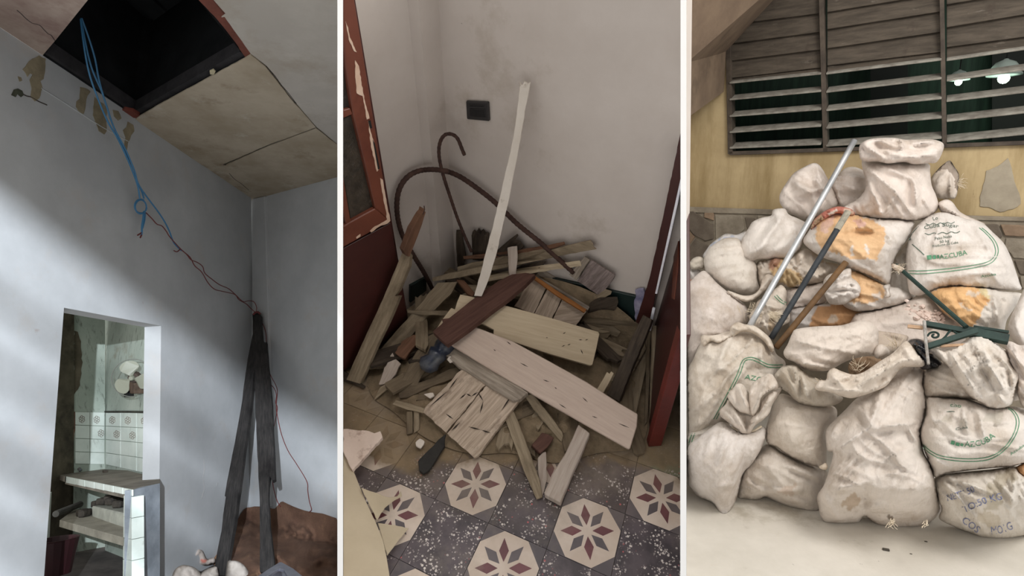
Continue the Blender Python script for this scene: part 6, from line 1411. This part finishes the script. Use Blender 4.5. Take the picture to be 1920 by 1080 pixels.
slab('body', [(172, 949), (234, 963), (233, 991), (173, 972)], f3, .25, M('dusty_white_plastic', srgb(176, 178, 166), srgb(150, 152, 142), scale=8), bx, bevel=.01)
scrap = M('dark_scraps', srgb(74, 68, 60), srgb(44, 40, 36), scale=20, bump=.5)
V, Fc = merge([box(f3.shift(-.1).on(x, y), (d1, nrm(np.cross(NL, d1 + a * NL)), NL), (w, .04, .03)) for x, y, w, a in ((185, 944, .06, .2), (200, 938, .09, .4), (215, 938, .08, 0), (226, 944, .06, .3), (208, 934, .05, .6))]); prop(obj('scraps', V, Fc, scrap, bx, bevel=.01), kind='stuff')
V, Fc = tube([sp2.on(104, 970) + NL * .03, sp2.on(150, 955) + NL * .05], .03, 10); prop(obj('grey_tube', V, Fc, M('grey_tube_paint', srgb(126, 126, 122), srgb(100, 100, 98), scale=6)), 'short grey tube lying on the front of the shelf under the counter', 'tube')
V, Fc = merge([box(sp2.on(x, y) + NL * .03, (d1, nrm(np.cross(NL, d1)), NL), (.05, .03, .03)) for x, y in ((154, 967), (158, 969), (161, 967))]); prop(obj('dark_fitting', V, Fc, scrap, bevel=.01), 'small dark plumbing fitting lying between grey tube and basin', 'fitting')
rbk = fp.shift(.25).on(104, 1052); prop(obj('plastic_bucket', *lathe(rbk - NL * .1, NL, [(.11, 0), (.15, .26), (.155, .27), (.14, .27), (.1, .03)], 18), M('dark_red_plastic', srgb(50, 24, 27), srgb(38, 19, 21), scale=4, rough=.4)), 'dark red plastic bucket on the floor inside the doorway', 'bucket')
# wall fan
fc = k2.shift(.16).on(247, 709); fs = float(k2.shift(.16).depth(247, 709)) / F; fnv = nrm(nrm(CAM - fc) - AX * .35 - NL * .1)
fe1 = nrm(np.cross(NL, fnv)); fe2 = np.cross(fnv, fe1)
fan = empty('wall_fan', fc, 'old cream wall fan with a missing guard, hanging on the kitchen wall', 'fan')
fcream = plain('yellowed_cream_plastic', srgb(138, 140, 124), .45)
for k in range(3):
    a0 = math.radians(100 + 120 * k); pts = [(0, 0)] + [(r * fs, t) for r, t in ((10, -30), (24, -38), (31, -20), (33, 5), (30, 28), (22, 40), (12, 34), (5, 20))]
    P = [fc] + [fc + fe1 * (r * math.cos(a0 + math.radians(t))) + fe2 * (r * math.sin(a0 + math.radians(t))) + fnv * (t / 40 * .02) for r, t in pts[1:]]
    P = np.array(P); P = spline(np.r_[P, P[:1]], 4)[:-1]; n = len(P); V = np.r_[P, P - fnv * .006]
    obj('blade', V, [tuple(range(n)), tuple(range(2 * n - 1, n - 1, -1))] + [(i, i + n, (i + 1) % n + n, (i + 1) % n) for i in range(n)], fcream, fan)
V, Fc = lathe(fc - fnv * .02, fnv, [(5 * fs, 0), (5 * fs, .03), (3.5 * fs, .045)], 14, e1=fe1); obj('hub', V, Fc, fcream, fan)
V, Fc = lathe(fc - fnv * .12, fnv, [(9 * fs, 0), (11 * fs, .03), (9 * fs, .09)], 14, e1=fe1); obj('motor', V, Fc, M('brown_motor', srgb(92, 78, 68), srgb(66, 56, 50), scale=10), fan)
V, Fc = tube([fc + (fe1 * math.cos(a) + fe2 * math.sin(a)) * 35 * fs - fnv * .02 for a in np.linspace(.9, 4.9, 40)], .005, 6); obj('guard_ring', V, Fc, plain('grey_wire', srgb(110, 112, 104), .5), fan)
q = k2.on(268, 722); V, Fc = box(q + k2.n * .05, (d3, k2.n, NL), (14 * fs, .06, 16 * fs)); obj('bracket', V, Fc, M('rusty_bracket', srgb(110, 92, 78), srgb(70, 56, 46), scale=12, bump=.4), fan, bevel=.01)
q = k2.on(262, 738); V, Fc = box(q + k2.n * .1, (d3, k2.n, NL), (9 * fs, .03, 6 * fs)); obj('switch_box', V, Fc, dark_m, fan, bevel=.004)

# ---- charred planks leaning in the corner
charred = wood('charred_plank', srgb(55, 52, 50), srgb(33, 32, 32), srgb(22, 20, 20), .5, .7, rough=.8, grain=.7)
Hl = lambda x, y, h: Pl(fl_l.p + NL * h, fl_l.n).on(x, y)
topc = at(481, 588, float(wl.depth(472, 588)) - .22)
p1 = slab('charred_plank', rough([(474, 589), (488, 590), (489, 640), (483, 670), (476, 700), (470, 755), (460, 828), (453, 880), (446, 930), (440, 976), (433, 1016), (427, 1052), (425, 1080), (412, 1079), (400, 1076), (406, 1040), (415, 995), (418, 965), (423, 931), (421, 930), (428, 890), (440, 830), (452, 762), (464, 673), (474, 625)], .5, 71, 12), pl3(topc - NL * .0, Hl(400, 1076, .14), Hl(428, 1078, .14)), .05, charred, bevel=.003)
prop(p1, 'charred plank leaning outwards from the corner, its foot on the rubble', 'plank', 'charred planks in the corner')
p2 = slab('charred_plank', rough([(473, 588), (480, 586), (488, 588), (491, 615), (493, 638), (497, 642), (500, 640), (502, 665), (505, 700), (510, 755), (513, 830), (516, 898), (510, 901), (506, 893), (504, 910), (503, 930), (506, 990), (511, 1030), (515, 1072), (500, 1074), (487, 1072), (487, 1000), (487, 950), (484, 880), (481, 820), (478, 740), (477, 680), (474, 630)], .5, 72, 12), pl3(topc - nrm(topc - CAM) * -.05, Hl(487, 1072, .26), Hl(515, 1072, .26)), .05, charred, bevel=.003)
prop(p2, 'charred plank standing upright in the corner, split down one side', 'plank', 'charred planks in the corner')
V, Fc = tube([at(x, y, float(wl.depth(472, 588)) - .25) for x, y in ((475, 590), (478, 586), (484, 585), (488, 589))], .012, 6); obj('cord_binding', V, Fc, plain('dark_red_cord', srgb(92, 40, 40), .8), p2)

# ---- sand heap and rags at the foot of the wall
sand = M('red_brown_sand', srgb(112, 84, 67), srgb(92, 68, 54), scale=4, rough=1, bump=.6, bscale=70, bdist=.01, stains=((srgb(80, 57, 46), 3, .52, .72, (1, 1, 1)), (srgb(136, 105, 78), 5, .6, .8, (1, 1, 1))))


def sand_heap():
    o = [(428, 1020), (440, 985), (452, 962), (460, 952), (470, 951), (484, 948), (500, 950), (514, 955), (522, 946), (528, 939), (540, 945), (551, 950), (570, 957), (584, 960), (606, 963), (620, 968), (632.4, 972), (632.4, 1180), (560, 1180), (470, 1140), (430, 1090)]
    V, T, bd, E = triangulate(o, 5.5, 15, smooth=False); nz = Noise(31); nz2 = Noise(32); X, Y = V[:, 0], V[:, 1]
    h = .33 - .0013 * (Y - 960) + (nz(X / 26, Y / 26) - .5) * .07 + (nz2(X / 9, Y / 9) - .5) * .035
    f = np.abs((Y - 985) - (X - 527) * .42 - 8 * np.sin(X / 17)); h -= .05 * np.exp(-(f / 5) ** 2) * (X > 515)
    for bx_, by_ in ((570, 1000), (566, 1015), (590, 1040), (545, 1060), (600, 1060)): h -= .02 * np.exp(-(np.hypot(X - bx_, Y - by_) / 7) ** 2)
    P = np.array([Hl(x, y, max(z, .01)) for x, y, z in zip(X, Y, h)])
    dw = np.minimum(wrl.shift(.01).depth(X, Y), wl.shift(.01).depth(X, Y)); dd = (P - CAM) @ AF; P = at(X, Y, np.minimum(dd, dw))
    prop(obj('sand_heap', P, [tuple(t) for t in T], sand, smooth=True), 'heap of red brown sand against the wall behind the charred planks', 'sand', kind='stuff')


sand_heap()


def lump(name, o, base, label, cat, T=.08, h=.12, mat=None, seed=1, **kw):
    o = np.array(o, float); cx, cy = o[:, 0].mean(), o[:, 1].max()
    d0 = float(fl_l.depth(cx, min(cy, 1120))) - .1
    p = pillow(name, o, mat or sack_m, None, T=T * .8, dep=lambda X, Y: np.full(len(X), d0) + 0 * X, clamp=False, base=tuple(v * .72 for v in base), seed=seed, step=4, **kw)
    return prop(p, label, cat)


brickm = M('earthy_block', srgb(150, 118, 92), srgb(122, 92, 70), scale=9, rough=1, bump=.6, bscale=50)
bpt = pl3(Hl(391, 1035, .10), Hl(420, 1035, .10), Hl(391, 994, .24))
prop(slab('earth_block', rough([(390, 1000), (392, 992), (404, 991), (415, 993), (420, 1000), (420, 1045), (400, 1050), (389, 1030)], 1.2, 8, 6), bpt, .12, brickm), 'crumbling earthy brown block between the wall and the leaning charred plank', 'block')
lump('rag', [(386, 1034), (394, 1030), (404, 1034), (410, 1040), (404, 1046), (390, 1046)], (.5, .42, .36), 'dark earthy clod beneath the brown block', 'clod', T=.05, seed=201)
lump('cement_bag', [(352, 1058), (354, 1040), (357, 1030), (370, 1026), (378, 1028), (384, 1040), (388, 1048), (396, 1046), (402, 1046), (402, 1056), (380, 1062), (360, 1062)], (1, .93, .88), 'torn white paper bag with a red print at the foot of the wall', 'bag', T=.08, seed=202, folds=[(358, 1055, 374, 1030, 3, .03)], wr=(30, 16, 6, .02), patches=[([(376, 1050), (388, 1048), (388, 1055), (378, 1056)], (.78, .3, .24), 2)])
lump('paper_sack', [(322, 1085), (328, 1068), (340, 1060), (352, 1060), (368, 1066), (380, 1080), (390, 1090), (385, 1110), (325, 1110)], (.92, .88, .84), 'pale crumpled paper sack nearest the wall, at the frame edge', 'bag', T=.1, seed=203, folds=[(340, 1062, 350, 1085, 3, -.03), (350, 1062, 366, 1085, 3, .03), (335, 1075, 360, 1095, 3, .02)], wr=(60, 16, 6, .025))
lump('paper_sack', [(372, 1086), (380, 1072), (396, 1064), (408, 1066), (408, 1110), (370, 1110)], (.95, .92, .88), 'pale bag lying behind the foot of the leaning charred plank', 'bag', T=.1, seed=204, wr=(40, 20, 8, .02))
lump('paper_sack', [(426, 1056), (436, 1051), (448, 1053), (460, 1062), (468, 1075), (474, 1090), (470, 1110), (426, 1110)], (.93, .9, .86), 'rounded pale bag in front between the two charred planks', 'bag', T=.11, seed=205, wr=(70, 24, 10, .016))
# metal tray at the very bottom
steel = M('scratched_steel', srgb(168, 168, 176), srgb(138, 138, 148), scale=6, rough=.35, metal=.8, bump=.05)
tr_ = empty('metal_sink', Hl(525, 1090, .2), 'scratched steel sink basin lying on the sand, cut by the frame edge', 'sink')
tp = pl3(Hl(470, 1095, .32), Hl(526, 1054, .36), Hl(580, 1085, .32))
slab('rim', [(476, 1085), (500, 1069), (524, 1054), (528, 1054), (550, 1066), (572, 1084), (620, 1130), (600, 1160), (560, 1110), (532, 1068), (524, 1066), (500, 1080), (488, 1100), (460, 1110)], tp, .02, steel, tr_)
slab('basin', [(498, 1084), (526, 1065), (533, 1067), (562, 1095), (600, 1150), (500, 1150)], tp.shift(-.12), .01, steel, tr_)
slab('basin_side', [(496, 1084), (526, 1064), (530, 1082), (500, 1100)], pl3(tp.on(496, 1084), tp.on(526, 1064), tp.shift(-.1).on(530, 1082)), .006, steel, tr_)

# ---- wires
bluew = plain('blue_cable', srgb(62, 118, 158), .45); redwire = plain('dark_red_cable', srgb(104, 46, 44), .5)
wdp = lambda x, y, o=.14: float(wl.depth(min(max(x, 60), 472), y)) - o


def wire(pts, r, off=.14):
    P = spline(np.array(pts, float), 6); o = np.broadcast_to(off, (2,)) if np.ndim(off) else (off, off)
    s = np.linspace(o[0], o[1], len(P)); return tube([at(x, y, wdp(x, y, q)) for (x, y), q in zip(P, s)], r, 6)


wr_t = empty('hanging_cable', at(262, 330, wdp(262, 330)), 'bundle of blue electric cable hanging out of the ceiling hole, ending in a small coil', 'cable')
strands = [[(151, 36), (158, 90), (168, 140), (184, 186), (202, 228), (222, 262), (244, 310), (258, 348), (262, 372)],
           [(152, 34), (160, 80), (172, 128), (190, 170), (199, 196), (212, 235), (232, 278), (250, 325), (264, 355), (270, 372)],
           [(153, 34), (166, 70), (178, 110), (186, 152), (200, 200), (214, 240), (236, 282), (252, 320), (262, 350), (300, 402), (316, 430), (326, 455), (340, 470)]]
for k, s_ in enumerate(strands): V, Fc = wire(s_, .0062, off=(.3, .14 - .02 * k)); obj('strand', V, Fc, bluew, wr_t)
cc = [(264 + 10.5 * math.cos(a) * (1 + .1 * (a > 6.3)) , 388 + 13 * math.sin(a) - (1.5 if a > 6.3 else 0)) for a in np.linspace(-1.2, 11.5, 30)]
V, Fc = wire(cc, .0062, .1); obj('coil', V, Fc, bluew, wr_t)
V, Fc = merge([wire([(270, 396), (268, 412), (266, 425), (266, 434), (265, 440)], .008, .1), wire([(272, 398), (271, 412), (267, 428)], .007, .1)]); obj('loose_end', V, Fc, bluew, wr_t)
V, Fc = merge([wire([(266, 430), (266, 438), (263, 446)], .006, .1), wire([(266, 436), (258, 441)], .006, .1)]); obj('stripped_end', V, Fc, redwire, wr_t)
rw = empty('red_wire', at(400, 530, wdp(400, 530)), 'pair of thin dark red wires running from the blue coil down to the charred planks', 'wire')
for k, s_ in enumerate(([(274, 399), (285, 410), (294, 420), (304, 424), (312, 434), (319, 445), (340, 468), (356, 482), (365, 498), (378, 510), (390, 530), (402, 542), (416, 546), (440, 552), (448, 562), (462, 570), (472, 580), (480, 586)],
                        [(340, 468), (350, 477), (358, 487), (370, 492), (380, 500), (384, 512), (398, 524), (412, 534), (428, 541), (440, 551), (455, 565), (466, 564), (476, 566), (481, 576), (480, 586)])):
    V, Fc = wire(s_, .0046, .16); obj('strand', V, Fc, redwire, rw)
V, Fc = wire([(338, 467), (332, 472), (326, 470)], .005, .15); obj('twisted_end', V, Fc, redwire, rw)
def wire2(pts, r, o): 
    P = spline(np.array(pts, float), 6); return tube([at(x, y, min(float(wrl.depth(x, y)), float(wl.depth(472, y))) - o) for x, y in P], r, 6)
wf = empty('red_wire', at(520, 800, float(wrl.depth(520, 800)) - .03), 'thin dark red wire trailing down the wall from the charred planks to the sand', 'wire')
for pts in ([(482, 588), (492, 606), (498, 622), (500, 645), (504, 690), (508, 705), (517, 722), (520, 735), (518, 760), (520, 780), (528, 815), (540, 845), (556, 870), (575, 902), (577, 920), (580, 940), (584, 955), (580, 960)],
            [(506, 720), (514, 728), (518, 740), (517, 755), (520, 765), (516, 790), (513, 802)], [(511, 903), (514, 920), (520, 940), (526, 950)]):
    V, Fc = wire2(pts, .0042, .06); obj('strand', V, Fc, redwire, wf)

# ---- the louvred shutter behind the viewer whose light falls in bands on the wall

SL = campt(.1, -1.2, .9); b1_, b2_ = wl.on(0, 375), wl.on(460, 720); ctr = wl.on(200, 760); ax_ = nrm(ctr - SL)
m_ = nrm(np.cross(b1_ - SL, b2_ - SL)); m_ = m_ if m_ @ (wl.on(100, 1000) - SL) > 0 else -m_
w_ = nrm(m_ - ax_ * (m_ @ ax_)); u_ = np.cross(ax_, w_); pc_ = SL + ax_ * .8
pc_ = pc_ - w_ * ((pc_ - SL) @ m_) / (w_ @ m_)
sh = empty('window_2', pc_, None, None); sh['kind'] = 'structure'
for k, (o0, o1) in enumerate(((-.7, 0), (.06, .072), (.105, .115), (.155, .168), (.20, .21), (.26, .275), (.33, .342), (.42, .44))):
    V, Fc = box(pc_ + w_ * (o0 + o1) / 2, (u_, w_, ax_), (.9, (o1 - o0) / 2, .006)); obj('slat', V, Fc, slat_m, sh)
# unseen panel added beside the shutter to block spill into the next room
uu = lambda P: ((P - SL) * .8 / ((P - SL) @ ax_)) @ u_ - ((pc_ - SL) @ u_)
ua, ub = uu(at(632, 900, float(wrl.depth(632, 900)))), uu(at(650, 1000, 1.8)); um = ua * .75 + ub * .25; sg = 1 if ub > ua else -1
V, Fc = box(pc_ + u_ * (um + sg * .9) + w_ * .3, (u_, w_, ax_), (.9, 1.3, .008)); obj('side_panel', V, Fc, slat_m, sh)
# kitchen roof, over the added kitchen lamp
q = [wl.shift(-.15).on(30, 470), wl.shift(-.15).on(330, 540), k2.on(300, 520), k2.on(197, 500), k1.on(139, 500), k0.on(60, 440)]; q = np.array(q)
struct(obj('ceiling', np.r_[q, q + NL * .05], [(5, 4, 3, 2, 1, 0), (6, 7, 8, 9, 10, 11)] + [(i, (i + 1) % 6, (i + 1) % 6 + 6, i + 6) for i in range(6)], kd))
